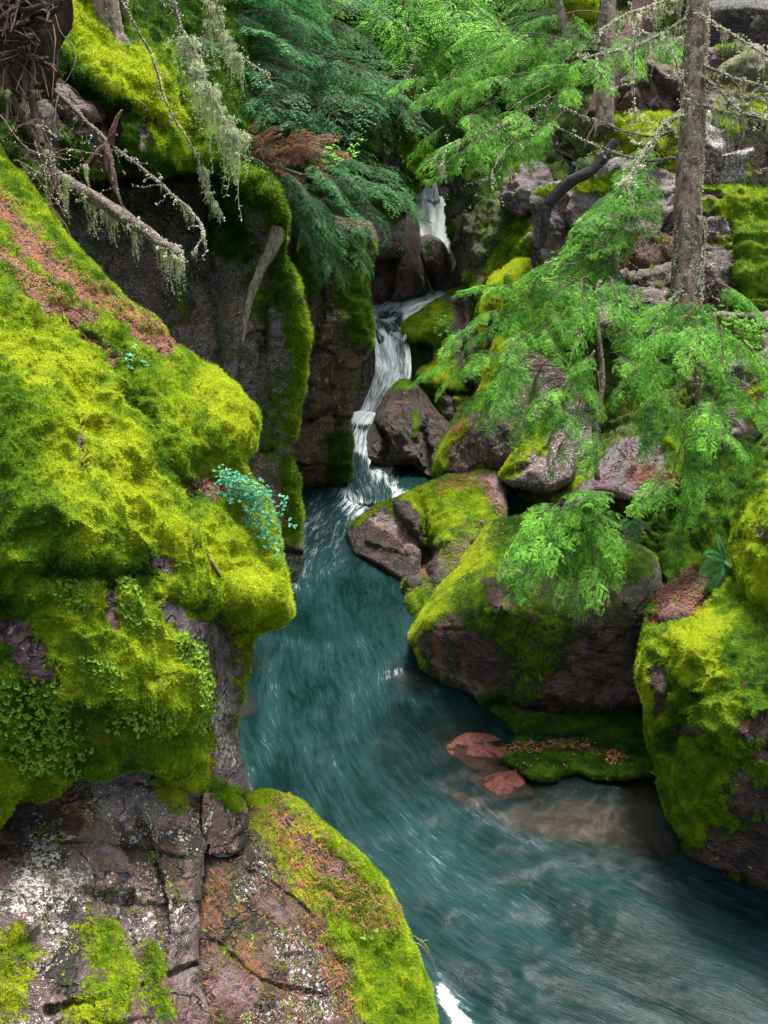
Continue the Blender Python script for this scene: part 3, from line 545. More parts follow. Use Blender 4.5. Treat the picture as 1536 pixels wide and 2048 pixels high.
# ------------------------------------------------------------------ RIGHT BANK, back to front
bank = rock('forest_bank', [(905,330),(980,300),(1060,280),(1100,180),(1180,60),(1260,-90),(1640,-90),(1640,1280),(1300,1280),(1050,1060),(1010,900),(960,640),(930,480)],
  [(905,360,19.5),(1000,320,18.5),(1100,200,18.5),(1260,-60,18.5),(1600,-60,16.5),(960,640,17.2),(1040,950,13.8),(1100,1050,12.9),(1300,1200,11.2),(1600,1200,10.2),(1150,500,16),(1300,400,15.6),(1500,400,14.8),(1600,750,12.6),(1250,800,13.6),(1400,1000,12)],
  'steep broken bank of purple rock, moss and needles climbing the right side', 'rocky bank', step=3.6, R=40, edge=0.5, thick=3, amp=0.26, freq=1.2, facet=0.30, nfac=130, seed=15, cush=0.06, cf=3, strata=0.02, up=0.3,
  base=dict(m=0.28, h=0.55, t=0.45, l=0.6),
  paint=[('mhl',(0.9,0.2,0.1),[(1300,1100),(1400,1050),(1350,1200),(1480,1000)],90),('mh',(0.75,0.1),[(1250,1050),(1200,1100)],50),('t',0.05,[(1440,60),(1536,90)],70),('m',0,[(1440,60),(1540,60)],80),('n',0.9,[(1230,980),(1300,1000),(1260,1060)],36),('t',0.1,[(1180,120),(1230,200)],50),('t',0.12,[(1140,330),(1160,440)],50)],  # darkest tone at the top right overhang is painted shade
  crease=[([(1410,0),(1400,100),(1440,120),(1600,125)],16,0.5),([(1100,280),(1150,400),(1130,520)],18,0.35),([(1290,1010),(1310,1150)],20,0.3)], tufts=60000, tl=0.05, tw=0.009)
litter(bank, 1500, 0.05, 0.005)
cave = rock('overhang_block', [(1400,10),(1640,15),(1640,118),(1540,112),(1440,108),(1410,95)], [(1400,60,15.6),(1640,60,15),(1500,20,15.3)], 'block under the overhang at the top right corner, its shade painted dark olive', 'rock', step=4, R=20, edge=0.3, thick=1.2, amp=0.05, facet=0.05, nfac=5, seed=16, base=dict(t=0.02, m=0.3, h=0.0, l=0.0))  # near-black tone paints the shade of the recess
upper_r = [
 ('rock_block',[(1405,108),(1470,104),(1545,112),(1640,120),(1640,172),(1530,160),(1430,150)],14.9,'flat purplish ledge stone just below the overhang',dict(t=0.6,l=0.4),[]),
 ('boulder',[(1240,185),(1290,160),(1360,150),(1365,250),(1300,265),(1245,245)],15.0,'maroon block with moss beneath it, left of the lichen-crusted trunk',dict(t=0.42,l=0.35,m=0.0),[('mh',(1,0.85),[(1235,250),(1300,245)],20)]),
 ('boulder',[(1235,250),(1300,235),(1365,250),(1360,330),(1290,345),(1240,330)],14.8,'moss-topped rock behind the two crossing lichen twigs',dict(t=0.6,l=0.5,m=0.6,h=0.9),[]),
 ('boulder',[(1400,245),(1450,235),(1480,300),(1478,360),(1440,362),(1400,345)],14.0,'rock crusted with pale cream lichen right of the trunk',dict(t=0.9,l=1.3),[('mh',(1,0.8),[(1440,235),(1460,260)],18),('t',0.5,[(1405,350),(1440,360)],16)]),
 ('boulder',[(1460,150),(1540,140),(1640,160),(1640,400),(1540,420),(1480,380),(1470,280),(1420,230)],14.2,'tall purple lichen-spotted rock at the right edge',dict(t=0.55,l=0.75,m=0.3,h=0.8),[('mh',(1,0.9),[(1490,340),(1470,370)],14),('mh',(1,0.8),[(1510,215),(1525,220)],12)]),
 ('boulder',[(1385,400),(1440,378),(1520,392),(1640,400),(1640,560),(1500,590),(1400,540)],13.7,'boulder carrying a thick olive moss mat right of the trunk',dict(t=0.5,l=0.5,m=0.9,h=0.7),[('mtl',(0,0.6,0.5),[(1400,440),(1450,460)],26),('mt',(0,0.5),[(1440,530),(1470,560)],30),('mt',(0,0.6),[(1410,385),(1430,390)],10)]),
 ('boulder',[(1390,510),(1470,490),(1500,540),(1490,620),(1420,640),(1385,600)],13.4,'maroon boulder beneath the olive moss mat',dict(t=0.42,l=0.5),[('m',1,[(1500,500),(1500,620)],18)]),
 ('boulder',[(1485,480),(1560,470),(1640,480),(1640,700),(1520,690),(1490,620)],13.2,'dark mossy rock at the right edge below the moss mat',dict(t=0.3,m=0.95,h=0.5),[]),
 ('boulder',[(1180,365),(1260,345),(1340,355),(1360,420),(1350,500),(1250,500),(1180,470),(1150,430)],14.6,'broad grey lichen-blotched block left of the trunk base',dict(t=0.85,l=0.65),[('mh',(1,0.9),[(1170,375),(1230,365)],18),('t',0.4,[(1290,420),(1330,480)],24)]),
 ('boulder',[(1085,395),(1130,370),(1190,385),(1200,470),(1150,520),(1095,530),(1075,460)],14.9,'pale purplish block behind the black curved root',dict(t=0.8,l=0.8),[('mh',(0.9,0.7),[(1090,390),(1110,380)],14)]),
 ('rock_ledge',[(1230,500),(1290,478),(1365,490),(1370,560),(1310,590),(1240,560)],13.9,'needle-covered ledge at the foot of the trunk',dict(t=0.5,l=0.3,n=1.0,m=0.1),[]),
 ('rock_ledge',[(1250,560),(1340,540),(1400,560),(1420,600),(1380,680),(1260,680),(1210,620)],13.5,'purple ledge just under the trunk foot',dict(t=0.55,l=0.6,m=0.15),[]),
 ('boulder',[(1020,345),(1080,335),(1100,370),(1090,410),(1040,430),(1010,400)],17.0,'smooth pinkish block between mossy seams above the fall',dict(t=0.8,l=0.3),[]),
 ('boulder',[(1120,-40),(1160,-60),(1200,-20),(1190,30),(1150,45),(1122,20)],17.0,'round golden moss boulder beside the second trunk',dict(m=1,h=0.85),[]),
 ('boulder',[(1420,660),(1500,640),(1640,670),(1640,900),(1540,930),(1440,880),(1400,780)],12.4,'grey purple boulder behind the fresh leafy sprouts at the right',dict(t=0.7,l=0.45,m=0.1),[('mh',(1,0.8),[(1540,800),(1600,900)],50),('mh',(1,0.3),[(1440,660),(1500,680)],30)]),
]
for i, (nm, ol_, dd_, lb, bs, pt) in enumerate(upper_r):
    o_ = np.array(ol_, float); c_ = o_.mean(0); o_ = c_ + (o_ - c_) * 1.16; ol_ = [tuple(q) for q in o_]
    rock(nm, ol_, [(c_[0], c_[1], dd_ - 0.15)] + [(p[0], p[1], dd_ + 0.06 * (c_[1] - p[1]) / 30 * 0.3) for p in ol_], lb, 'rock', step=3.2, R=12, edge=0.22, thick=1.3, amp=0.12, freq=1.6, facet=0.26, nfac=9, seed=40 + i, strata=0.012, cush=0.05, cf=3.2, base=bs, paint=pt, up=0.15,
         tufts=int(6000 if bs.get('m', 0) > 0.5 else 1500), tl=0.045, tw=0.009)
litter(ROCKS[len(ROCKS) - 5], 900, 0.05, 0.005)

fall_cliff = rock('gorge_wall', [(893,410),(905,375),(935,345),(1000,328),(1070,335),(1110,370),(1100,430),(1080,500),(1040,540),(975,600),(960,660),(946,640),(942,590),(925,556),(905,505),(895,455)],
  [(895,430,19.4),(935,350,19.6),(1070,340,17.8),(1100,450,16.4),(975,600,17.3),(950,640,17.6),(910,510,19),(1000,450,17.9)],
  'lichen-speckled wall standing right of the upper fall', 'cliff', step=3.2, R=24, edge=0.5, thick=2.2, amp=0.12, freq=1.2, facet=0.14, nfac=18, seed=17, cush=0.07, cf=2.6,
  base=dict(m=0.35, h=0.5, t=0.42, l=0.75), paint=[('mh',(1,0.6),[(900,400),(925,360),(960,340)],8),('mh',(1,0.4),[(900,470),(905,450)],10),('mh',(0.9,0.75),[(960,380),(1000,420),(1040,470),(960,560)],26),('t',0.05,[(950,560),(945,640)],18),('mh',(0.9,0.15),[(945,590),(960,640)],14),('tl',(0.5,1.0),[(915,450),(940,500),(960,440)],26),('mh',(1,0.6),[(1000,500),(1060,520)],24)],
  crease=[([(960,345),(985,420),(1000,480),(960,560)],8,0.25),([(1040,350),(1020,430),(1060,500)],8,0.25)], tufts=16000, tl=0.055, tw=0.011)
slot_wall = rock('slot_wall', [(872,560),(900,540),(925,550),(945,590),(930,600),(895,590)], [(872,560,20.8),(925,550,20.2),(940,595,19.8)], 'dark grey rock in the slot behind the chockstone', 'rock', step=3, R=10, edge=0.2, thick=1.2, amp=0.05, seed=18, base=dict(t=0.45, w=0.7))
P1 = dict(step=3.0, R=34, edge=0.55, thick=1.6, cush=0.05, cf=4.0)
moss_round = rock('mossy_boulder', [(950,640),(968,580),(990,545),(1030,522),(1070,530),(1090,570),(1085,640),(1050,690),(1000,720),(965,700)],
  [(955,640,15.8),(1000,540,15.9),(1080,560,15.4),(1040,700,14.9),(1020,600,15.0)], 'pair of lobed golden moss humps left of the sapling', 'boulder', amp=0.09, freq=1.3, seed=19, base=dict(m=1, h=1.0), paint=[('h',0.4,[(1020,560),(1015,640),(1000,700)],10),('mt',(0.1,0.2),[(985,640),(985,690)],12),('h',0.25,[(955,600),(955,680)],12)],
  crease=[([(1012,535),(1005,600),(995,700)],9,0.35),([(1050,640),(1010,670)],8,0.2)], tufts=16000, tl=0.035, tw=0.007, **P1)
moss_ledge2 = rock('mossy_boulder', [(1060,560),(1110,530),(1190,520),(1240,560),(1220,650),(1140,690),(1080,680)], [(1060,600,15.2),(1190,530,14.9),(1220,650,14.2),(1080,680,14.6)], 'low mossy hump mostly hidden behind the sapling', 'boulder', amp=0.1, seed=20, base=dict(m=0.8, h=0.8, t=0.6, l=0.4), tufts=9000, tl=0.035, tw=0.008, **P1)
pour = rock('overhanging_boulder', [(803,658),(818,635),(850,612),(885,592),(930,570),(950,590),(956,660),(962,740),(940,800),(935,850),(905,870),(880,830),(868,790),(850,772),(830,752),(840,735),(862,718),(850,695),(820,700),(808,682)],
  [(803,660,18.1),(885,595,18.9),(950,580,18.2),(960,740,17),(905,865,16.9),(830,755,17.6),(860,700,18.1),(880,760,17.2),(890,660,17.9)],
  'olive-mossed boulder overhanging the narrow middle fall on its right', 'boulder', step=2.8, R=24, edge=0.5, thick=1.9, amp=0.07, freq=1.3, seed=21, jitter=3, cush=0.035, cf=3.5,
  base=dict(m=0.8, h=0.6, t=0.3, l=0.15, w=0.3), paint=[('mt',(0,0.25),[(935,600),(930,680),(950,760)],26),('mt',(0,0.05),[(845,700),(860,725)],14),('mt',(0,0.75),[(870,590),(935,600)],6),('mh',(1,0.85),[(880,720),(875,745),(840,750),(900,770)],18),('mh',(0.95,0.7),[(820,660),(880,640)],26),('m',0.1,[(885,695),(890,710)],8),('mt',(0.0,0.3),[(895,790),(910,850)],13)],
  crease=[([(840,772),(880,782),(940,790)],5,0.3),([(920,600),(925,680),(935,780)],7,0.2),([(865,720),(850,700),(830,700)],9,0.35)], tufts=13000, tl=0.03, tw=0.008)
dark_b = rock('dark_boulder', [(714,926),(722,892),(740,856),(756,812),(782,775),(806,756),(840,776),(880,830),(915,870),(905,930),(872,962),(842,950),(822,932),(780,934),(735,932)],
  [(714,926,16.3),(745,850,16.5),(806,758,17.2),(900,860,16.3),(870,960,15.6),(800,930,16.0),(800,860,16.1)],
  'smooth near-black boulder at the foot of the middle fall', 'boulder', step=2.8, R=26, edge=0.5, thick=1.8, amp=0.06, freq=1.2, facet=0.07, nfac=14, strata=0.02, seed=22, jitter=3, base=dict(t=0.22, l=0.08, w=0.7, m=0.0),
  paint=[('mh',(0.9,0.5),[(790,775),(820,765)],10),('t',0.42,[(790,800),(800,880)],20),('mh',(0.8,0.4),[(828,830),(832,870)],7),('t',0.05,[(745,870),(770,900)],16),('r',0.5,[(780,905),(815,920)],12)],
  crease=[([(752,848),(770,880),(765,920)],7,0.2),([(835,790),(845,860),(860,940)],8,0.25)], bumps=[(800,850,22,60,0.2)], tufts=1500, tl=0.03)
knob2 = rock('mossy_boulder', [(868,900),(885,870),(905,840),(935,800),(955,820),(940,870),(900,960),(870,965)], [(870,900,15.6),(940,810,15.9),(900,950,15.0)], 'narrow moss-capped rock between the black boulder and the maroon boulder', 'boulder', step=2.8, R=16, edge=0.3, thick=1.2, amp=0.06, seed=23, base=dict(t=0.25, m=0.5, h=0.5), tufts=3000, tl=0.03, tw=0.007)
maroon = rock('maroon_boulder', [(868,945),(875,900),(905,855),(942,815),(958,760),(985,700),(1010,670),(1100,720),(1180,800),(1200,900),(1110,960),(1040,950),(1000,938),(930,955),(888,957)],
  [(870,940,14.4),(905,855,14.5),(960,760,14.6),(1010,680,14.9),(1180,800,13.8),(1190,900,13.2),(1040,950,13.6),(940,930,14.0),(1000,820,13.9)],
  'maroon boulder with a long moss-edged ridge, under the hemlock boughs', 'boulder', step=2.8, R=26, edge=0.4, thick=1.8, amp=0.07, freq=1.4, facet=0.05, nfac=10, seed=24, cush=0.03, cf=4,
  base=dict(t=0.42, l=0.5, m=0.2, h=0.85), paint=[('mh',(1,0.85),[(1000,690),(975,750),(955,810)],16),('mh',(1,0.85),[(930,850),(895,890),(880,940)],13),('tn',(0.85,0.3),[(945,830),(915,860)],12),('n',1,[(900,865),(930,850)],10),('l',0.9,[(1160,850),(1180,880)],50),('t',0.25,[(1000,900),(1100,920)],26)],
  bumps=[(960,880,50,40,0.12)], tufts=8000, tl=0.03, tw=0.006)
litter(maroon, 300, 0.05, 0.005)
drape = rock('moss_draped_rock', [(998,942),(1022,908),(1050,862),(1080,838),(1120,845),(1150,900),(1140,960),(1095,988),(1050,978),(1010,968)],
  [(1000,945,13.2),(1050,865,13.5),(1120,850,13.2),(1090,985,12.6),(1060,930,12.75)], 'pointed rock draped on top with a smooth golden moss apron', 'rock', step=2.8, R=18, edge=0.3, thick=1.3, amp=0.05, freq=1.7, seed=25, base=dict(t=0.5, l=0.8, m=0.0, h=0.8),
  paint=[('mhl',(1,0.85,0),[(1015,932),(1050,885),(1080,850)],28),('mh',(1,0.8),[(1080,870),(1085,900)],12)], crease=[([(1010,950),(1060,930),(1090,900)],7,0.12)], tufts=7000, tl=0.026, tw=0.006)
purple = rock('purple_slab', [(1100,1000),(1140,965),(1190,915),(1240,880),(1320,860),(1370,900),(1350,980),(1280,1000),(1200,1000),(1140,1030)],
  [(1100,1005,12.7),(1190,915,12.9),(1320,860,12.4),(1350,980,11.8),(1200,1005,12.2)], 'wet lilac slab running up under the hemlock', 'rock', step=3, R=18, edge=0.25, thick=1.2, amp=0.06, freq=1.6, facet=0.08, nfac=8, seed=26, base=dict(t=0.8, l=0.3, m=0, w=0.7), paint=[('mh',(1,0.8),[(1105,1000),(1150,965),(1190,940)],9),('n',1,[(1280,940),(1330,980)],30),('mt',(0.8,0.3),[(1340,880),(1360,960)],20)], tufts=1600, tl=0.03)
litter(purple, 500, 0.04, 0.005)
left_dark = rock('wedge_boulder', [(693,1068),(706,1045),(730,1024),(765,1004),(800,998),(830,1040),(840,1110),(832,1162),(800,1160),(760,1136),(728,1124),(704,1112)],
  [(693,1070,13.6),(765,1005,13.9),(830,1050,13.4),(830,1155,12.7),(760,1135,12.95),(710,1112,13.25)],
  'dark wedge boulder jutting into the river, pink-grey on top', 'boulder', step=2.6, R=16, edge=0.35, thick=1.6, amp=0.05, freq=1.4, facet=0.04, nfac=5, seed=27, jitter=3, base=dict(t=0.2, l=0.15, m=0, w=0.5),
  paint=[('tnl',(0.8,0.35,0.6),[(760,1040),(800,1060),(820,1080)],26),('mh',(1,0.5),[(710,1045),(760,1014),(800,1005)],12),('mh',(0.9,0.5),[(780,1020),(815,1040)],10)], crease=[([(735,1080),(770,1090),(820,1100)],8,-0.10)], tufts=2500, tl=0.03, tw=0.006)
litter(left_dark, 200, 0.04, 0.005)
shelf = rock('moss_streaked_boulder', [(786,1000),(815,985),(855,968),(905,950),(965,940),(1005,950),(1015,1005),(1010,1060),(980,1110),(935,1160),(885,1215),(850,1262),(826,1250),(808,1202),(812,1160),(836,1150),(838,1110),(812,1060),(792,1030)],
  [(786,1000,13.5),(855,968,13.8),(965,940,13.7),(1010,1000,12.9),(980,1110,12.1),(850,1260,11.7),(808,1200,12.1),(838,1110,12.9),(800,1040,13.2),(900,1080,12.5),(860,1180,12.0)],
  'boulder with mossy brow and rust-streaked hollow flank in mid river bend', 'boulder', step=2.6, R=24, edge=0.45, thick=2.0, amp=0.07, freq=1.4, facet=0.04, nfac=10, seed=28, jitter=4, cush=0.035, cf=4.5,
  base=dict(t=0.32, l=0.25, m=0.5, h=0.6), paint=[('mh',(1,0.85),[(820,985),(850,1010),(880,1060),(890,1040),(930,1000)],26),('mhn',(1,0.7,0.1),[(900,1000),(950,1010)],40),('mt',(0,0.18),[(800,1020),(825,1080),(840,1140)],24),('rt',(0.9,0.3),[(845,1080),(850,1150)],16),('mt',(0,0.9),[(985,960),(1000,990)],22),('nt',(1,0.7),[(890,975),(960,965),(1000,1010)],18),('mh',(1,0.6),[(840,1200),(850,1240)],22),('mt',(0,0.25),[(865,1100),(870,1160)],14),('tn',(0.8,0.6),[(900,1130),(950,1080),(975,1060)],16)],
  crease=[([(838,990),(858,1060),(850,1120),(862,1170)],11,0.30),([(910,1170),(940,1110),(980,1070)],9,0.22)], bumps=[(820,1040,20,50,0.12),(900,1020,50,30,0.15)], tufts=20000, tl=0.028, tw=0.006)
litter(shelf, 900, 0.035, 0.004)
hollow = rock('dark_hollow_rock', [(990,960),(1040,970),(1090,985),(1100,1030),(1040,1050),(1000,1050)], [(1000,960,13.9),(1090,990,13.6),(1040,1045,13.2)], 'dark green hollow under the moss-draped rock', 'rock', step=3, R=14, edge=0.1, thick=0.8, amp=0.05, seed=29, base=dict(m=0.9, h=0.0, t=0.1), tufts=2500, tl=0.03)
center = rock('undercut_boulder', [(815,1275),(832,1240),(870,1188),(915,1130),(955,1075),(985,1045),(1050,1030),(1140,1060),(1250,1080),(1310,1110),(1325,1200),(1300,1290),(1296,1400),(1305,1500),(1240,1510),(1120,1500),(1050,1495),(1012,1472),(975,1432),(935,1396),(880,1372),(842,1342),(828,1310)],
  [(815,1275,10.6),(915,1130,11.3),(985,1045,12.0),(1140,1060,11.5),(1310,1110,10.4),(850,1240,10.4),(1000,1210,9.5),(1250,1200,9.3),(1300,1250,9.3),(870,1365,10.5),(975,1430,10.2),(1050,1490,9.95),(1300,1500,9.85),(1000,1300,9.85),(1150,1300,9.6),(1150,1400,9.95),(1280,1380,9.8),(900,1290,10.25)],
  'massive undercut boulder with a sloping yellow moss back and river-carved face painted dark for shade', 'boulder', step=2.6, R=30, edge=0.40, thick=2.4, amp=0.05, freq=1.4, facet=0.03, nfac=12, seed=30, strata=0.014, cush=0.028, cf=5,
  base=dict(t=0.24, l=0.2, m=0.3, h=0.5, w=0.3, r=0.35),  # low tone paints the undercut's shade onto the wet rock
  paint=[('mhn',(1,1.0,0.05),[(830,1262),(880,1200),(930,1140),(975,1080),(985,1055)],28),('mh',(1,0.85),[(880,1210),(940,1160),(985,1100)],26),('mh',(1,0.75),[(1000,1045),(1050,1036)],16),('mh',(0.72,0.45),[(960,1190),(1040,1260),(1100,1250)],60),('mrh',(0.55,0.6,0.6),[(1040,1260),(1080,1330),(1070,1380)],50),
         ('mt',(0.0,0.38),[(990,1185),(1005,1195)],22),('mt',(0,0.3),[(860,1290),(930,1300),(980,1320)],32),('tl',(0.72,0.3),[(850,1330),(900,1350),(950,1380)],16),('mh',(0.9,0.65),[(838,1300),(848,1330)],9),('mt',(0,0.62),[(1130,1370),(1200,1340),(1270,1370),(1180,1400)],46),('mt',(0,0.5),[(1180,1290),(1240,1300)],30),
         ('mh',(1,0.15),[(990,1410),(1030,1460),(1120,1460),(1200,1450),(1290,1440)],30),('mt',(0,0.06),[(1060,1410),(1110,1410)],16),('t',0.03,[(1200,1420),(1290,1420)],12),('mt',(0.2,0.05),[(1290,1150),(1290,1300)],26),('mh',(0.9,0.2),[(1020,1060),(1150,1120),(1260,1130)],46)],
  crease=[([(840,1262),(900,1258),(980,1262)],4,0.04),([(990,1400),(1060,1415),(1180,1425),(1300,1420)],12,0.22),([(1120,1290),(1200,1275)],6,0.04)], bumps=[(1100,1460,200,24,0.12)], tufts=46000, tl=0.022, tw=0.0048)
litter(center, 300, 0.03, 0.003)
ledge = rock('mossy_ledge', [(1005,1486),(1060,1470),(1130,1480),(1200,1462),(1270,1475),(1310,1490),(1330,1540),(1290,1555),(1200,1560),(1150,1545),(1080,1560),(1035,1540),(1010,1520)],
  [(1005,1486,9.75),(1200,1465,9.8),(1310,1490,9.5),(1200,1556,9.1),(1040,1540,9.2),(1310,1550,9.05)],
  'low dark mossy ledge at the waterline dotted with orange leaves', 'rock', step=2.4, R=12, edge=0.12, thick=0.9, amp=0.05, freq=2.5, seed=31, jitter=3, base=dict(m=0.95, h=0.22, t=0.1, n=0.1), paint=[('n',1.0,[(1030,1500),(1070,1500),(1140,1490),(1230,1520)],12)], crease=[([(1120,1500),(1200,1500),(1290,1510)],6,0.08)], tufts=14000, tl=0.022, tw=0.005)
litter(ledge, 500, 0.035, 0.005)
corner = rock('mossy_boulder', [(1270,1350),(1280,1290),(1288,1230),(1320,1180),(1370,1140),(1430,1110),(1500,1150),(1660,1120),(1660,1830),(1560,1800),(1520,1785),(1440,1762),(1382,1722),(1352,1672),(1322,1592),(1302,1500),(1290,1420)],
  [(1270,1350,8.7),(1290,1230,9.0),(1370,1140,9.5),(1500,1150,8.7),(1650,1150,8.0),(1300,1500,8.7),(1352,1670,8.45),(1440,1760,8.12),(1540,1795,7.95),(1650,1810,7.7),(1420,1450,7.55),(1550,1400,7.2),(1380,1300,8.0),(1480,1600,7.5),(1360,1210,8.8),(1640,1600,7.1)],
  'big boulder at lower right coated in green moss above a bare maroon foot', 'boulder', step=2.6, R=34, edge=0.35, thick=2.4, amp=0.07, freq=1.4, facet=0.04, nfac=14, seed=32, cush=0.05, cf=5,
  base=dict(m=0.9, h=0.55, t=0.35, l=0.3),
  paint=[('mn',(0.1,1),[(1330,1190),(1400,1150),(1380,1200)],30),('mnt',(0.1,0.9,0.7),[(1310,1240),(1370,1230)],22),('mh',(1,1.0),[(1370,1300),(1420,1260),(1460,1290),(1400,1350)],40),('mh',(1,0.95),[(1290,1300),(1300,1400),(1330,1500)],18),('mt',(0,0.38),[(1320,1340),(1330,1400),(1320,1430)],10),('mt',(0.05,0.5),[(1385,1455),(1395,1460)],14),
         ('mrt',(0.0,0.6,0.6),[(1500,1460),(1540,1450),(1540,1500)],26),('mtl',(0.0,0.38,0.3),[(1400,1720),(1480,1710),(1560,1740),(1640,1720),(1520,1680)],48),('mt',(0.1,0.35),[(1500,1590),(1560,1600)],40),('ml',(0,1.0),[(1420,1680),(1432,1690)],9),('h',0.2,[(1340,1480),(1380,1400)],30),('t',0.1,[(1400,1740),(1540,1790)],16),('h',0.3,[(1490,1300),(1540,1350)],50)],
  crease=[([(1350,1300),(1345,1400),(1390,1480),(1480,1520)],14,0.14),([(1370,1700),(1420,1730),(1480,1750)],6,0.14),([(1500,1490),(1560,1500)],8,0.10),([(1310,1250),(1370,1250),(1420,1200)],12,0.15)], bumps=[(1410,1290,60,45,0.16),(1440,1600,90,60,0.1)], tufts=90000, tl=0.018, tw=0.0048)
litter(corner, 1600, 0.03, 0.0035)
edge_b = rock('mossy_boulder', [(1462,1105),(1466,1050),(1490,990),(1530,950),(1660,900),(1660,1280),(1570,1245),(1530,1222),(1498,1195),(1472,1150)],
  [(1462,1100,8.7),(1490,990,8.9),(1650,910,8.4),(1540,1225,7.9),(1650,1270,7.5),(1560,1080,7.7)], 'bright yellow-green mossy boulder cut off by the right edge', 'boulder', step=2.6, R=34, edge=0.4, thick=1.6, amp=0.05, seed=33, cush=0.045, cf=5,
  base=dict(m=1, h=0.75), paint=[('h',0.95,[(1500,1110),(1540,1180)],30),('mnl',(0.2,0.4,0.5),[(1520,1060),(1540,1080)],16),('h',0.35,[(1480,1010),(1520,970)],22)], crease=[([(1465,1090),(1500,1080),(1560,1110)],8,0.08)], tufts=34000, tl=0.026, tw=0.005)
# ------------------------------------------------------------------ river, submerged rocks, falls
CEN = [(760,880),(742,940),(715,985),(660,1070),(630,1160),(640,1270),(655,1380),(700,1500),(790,1630),(930,1760),(1130,1880),(1400,2010),(1800,2170)]
cen = np.array([PW(x, y, DW(y))[:2] for x, y in CEN]); cen = np.vstack([cen, [[5.0, 3.2], [8.0, 1.5]]]); cenc = catmull(cen, 8)
def to_px(V):
    r = V - CAMP; z = r @ FWD; return np.stack([CX + FPX * (r @ RIGHT) / z, CY - FPX * (r @ UP) / z], 1)
def river():
    xs = np.arange(-4.2, 6.5, 0.028); ys = np.concatenate([np.arange(2.2, 4.6, 0.2), np.arange(4.6, 17.6, 0.028)])
    X, Y = np.meshgrid(xs, ys); X = X.ravel(); Y = Y.ravel(); XY = np.stack([X, Y], 1)
    d, _, s, side = seg_dist(XY, cenc); t = d * side
    V = np.stack([X, Y, np.zeros_like(X)], 1); px = to_px(V)
    foam_sheen = np.full(len(V), 0.12); murk = np.ones(len(V))
    nz = fbm(V * 1.3, 4)
    def blob(arr, val, poly, w, soft=1.0):
        dd = seg_dist(px, catmull(poly, 4) if len(poly) > 2 else np.array(poly, float))[0]; k = sstep(1.0 + soft * 0.4, 1.0 - soft * 0.5, dd / w + nz * 0.5); arr += (val - arr) * k
    blob(foam_sheen, 0.85, [(760,880),(745,930),(740,975)], 55); blob(foam_sheen, 0.45, [(700,985),(640,1080),(615,1150)], 60); blob(foam_sheen, 0.30, [(600,1200),(640,1300)], 50)
    blob(foam_sheen, 0.95, [(765,975),(715,1000)], 40); blob(foam_sheen, 0.75, [(740,955),(700,965)], 14); blob(foam_sheen, 0.7, [(596,1120),(588,1175)], 12)
    blob(foam_sheen, 0.30, [(720,1400),(660,1460),(640,1560),(740,1700)], 50); blob(foam_sheen, 0.26, [(850,1720),(1000,1820),(1000,1990),(900,1900)], 95); blob(foam_sheen, 0.36, [(700,1290),(760,1340),(850,1390)], 34)  # lower-river streaks: foam plus painted sky sheen
    blob(foam_sheen, 0.02, [(560,1250),(620,1250),(760,1230)], 34); blob(foam_sheen, 0.0, [(880,1430),(960,1440)], 34); blob(foam_sheen, 0.0, [(1250,1850),(1500,1900)], 90); blob(foam_sheen, 0.38, [(960,1620),(1060,1660)], 34)
    blob(foam_sheen, 0.33, [(535,1330),(540,1420),(530,1520)], 20); blob(foam_sheen, 0.33, [(530,1275),(600,1290)], 12); blob(foam_sheen, 0.30, [(1385,1755),(1450,1800),(1520,1830)], 7); blob(foam_sheen, 0.95, [(885,1975),(905,2020),(935,2060)], 15); blob(foam_sheen, 0.6, [(880,1950),(940,2010)], 12)
    blob(foam_sheen, 0.5, [(500,1540),(505,1580)], 10); blob(foam_sheen, 0.55, [(770,1350),(800,1345)], 9)
    blob(murk, 0.36, [(930,1490),(960,1540),(1000,1590)], 60, 0.8); blob(murk, 0.30, [(1050,1560),(1150,1590),(1280,1570)], 60, 0.8); blob(murk, 0.5, [(1030,1640),(1180,1650),(1320,1680)], 66, 1.8); blob(murk, 0.62, [(800,1345),(850,1360)], 26); blob(murk, 0.60, [(480,1390),(500,1420)], 26); blob(murk, 0.85, [(1060,1720),(1250,1720)], 30, 1.0)
    q = np.stack([s * 1.1, t * 3.2, np.zeros_like(s)], 1) + 0.8 * np.stack([perlin(V * 1.2), perlin(V * 1.2 + 9), perlin(V)], 1)
    z = 0.030 * fbm(q, 4) * (0.55 + 1.6 * np.clip(foam_sheen, 0, 1))
    # standing waves where the slabs are close under the surface
    dd = seg_dist(px, np.array([(900,1560),(1040,1700)], float))[0]; z += 0.005 * np.sin((px[:, 1] + 0.25 * px[:, 0]) / 9.0 + 3 * nz) * sstep(140, 20, dd)
    V[:, 2] = z
    nx, ny = len(xs), len(ys); idx = np.arange(nx * ny).reshape(ny, nx)
    F = np.stack([idx[:-1, :-1].ravel(), idx[:-1, 1:].ravel(), idx[1:, 1:].ravel(), idx[1:, :-1].ravel()], 1)
    cx = V[F].mean(1)[:, :2]; F = F[seg_dist(cx, cenc)[0] < np.where(cx[:, 1] > 10.5, 2.2, 5.0)]
    used = np.unique(F); rm = np.full(len(V), -1); rm[used] = np.arange(len(used))
    o = obj_at('river', V[used], rm[F], (M_WATER,), attrs={'flow': np.stack([s, t, 0 * s], 1)[used], 'foam_sheen': foam_sheen[used], 'murk': murk[used]})
    tag(o, 'teal river curling through the gorge', 'river', kind='structure')
river()
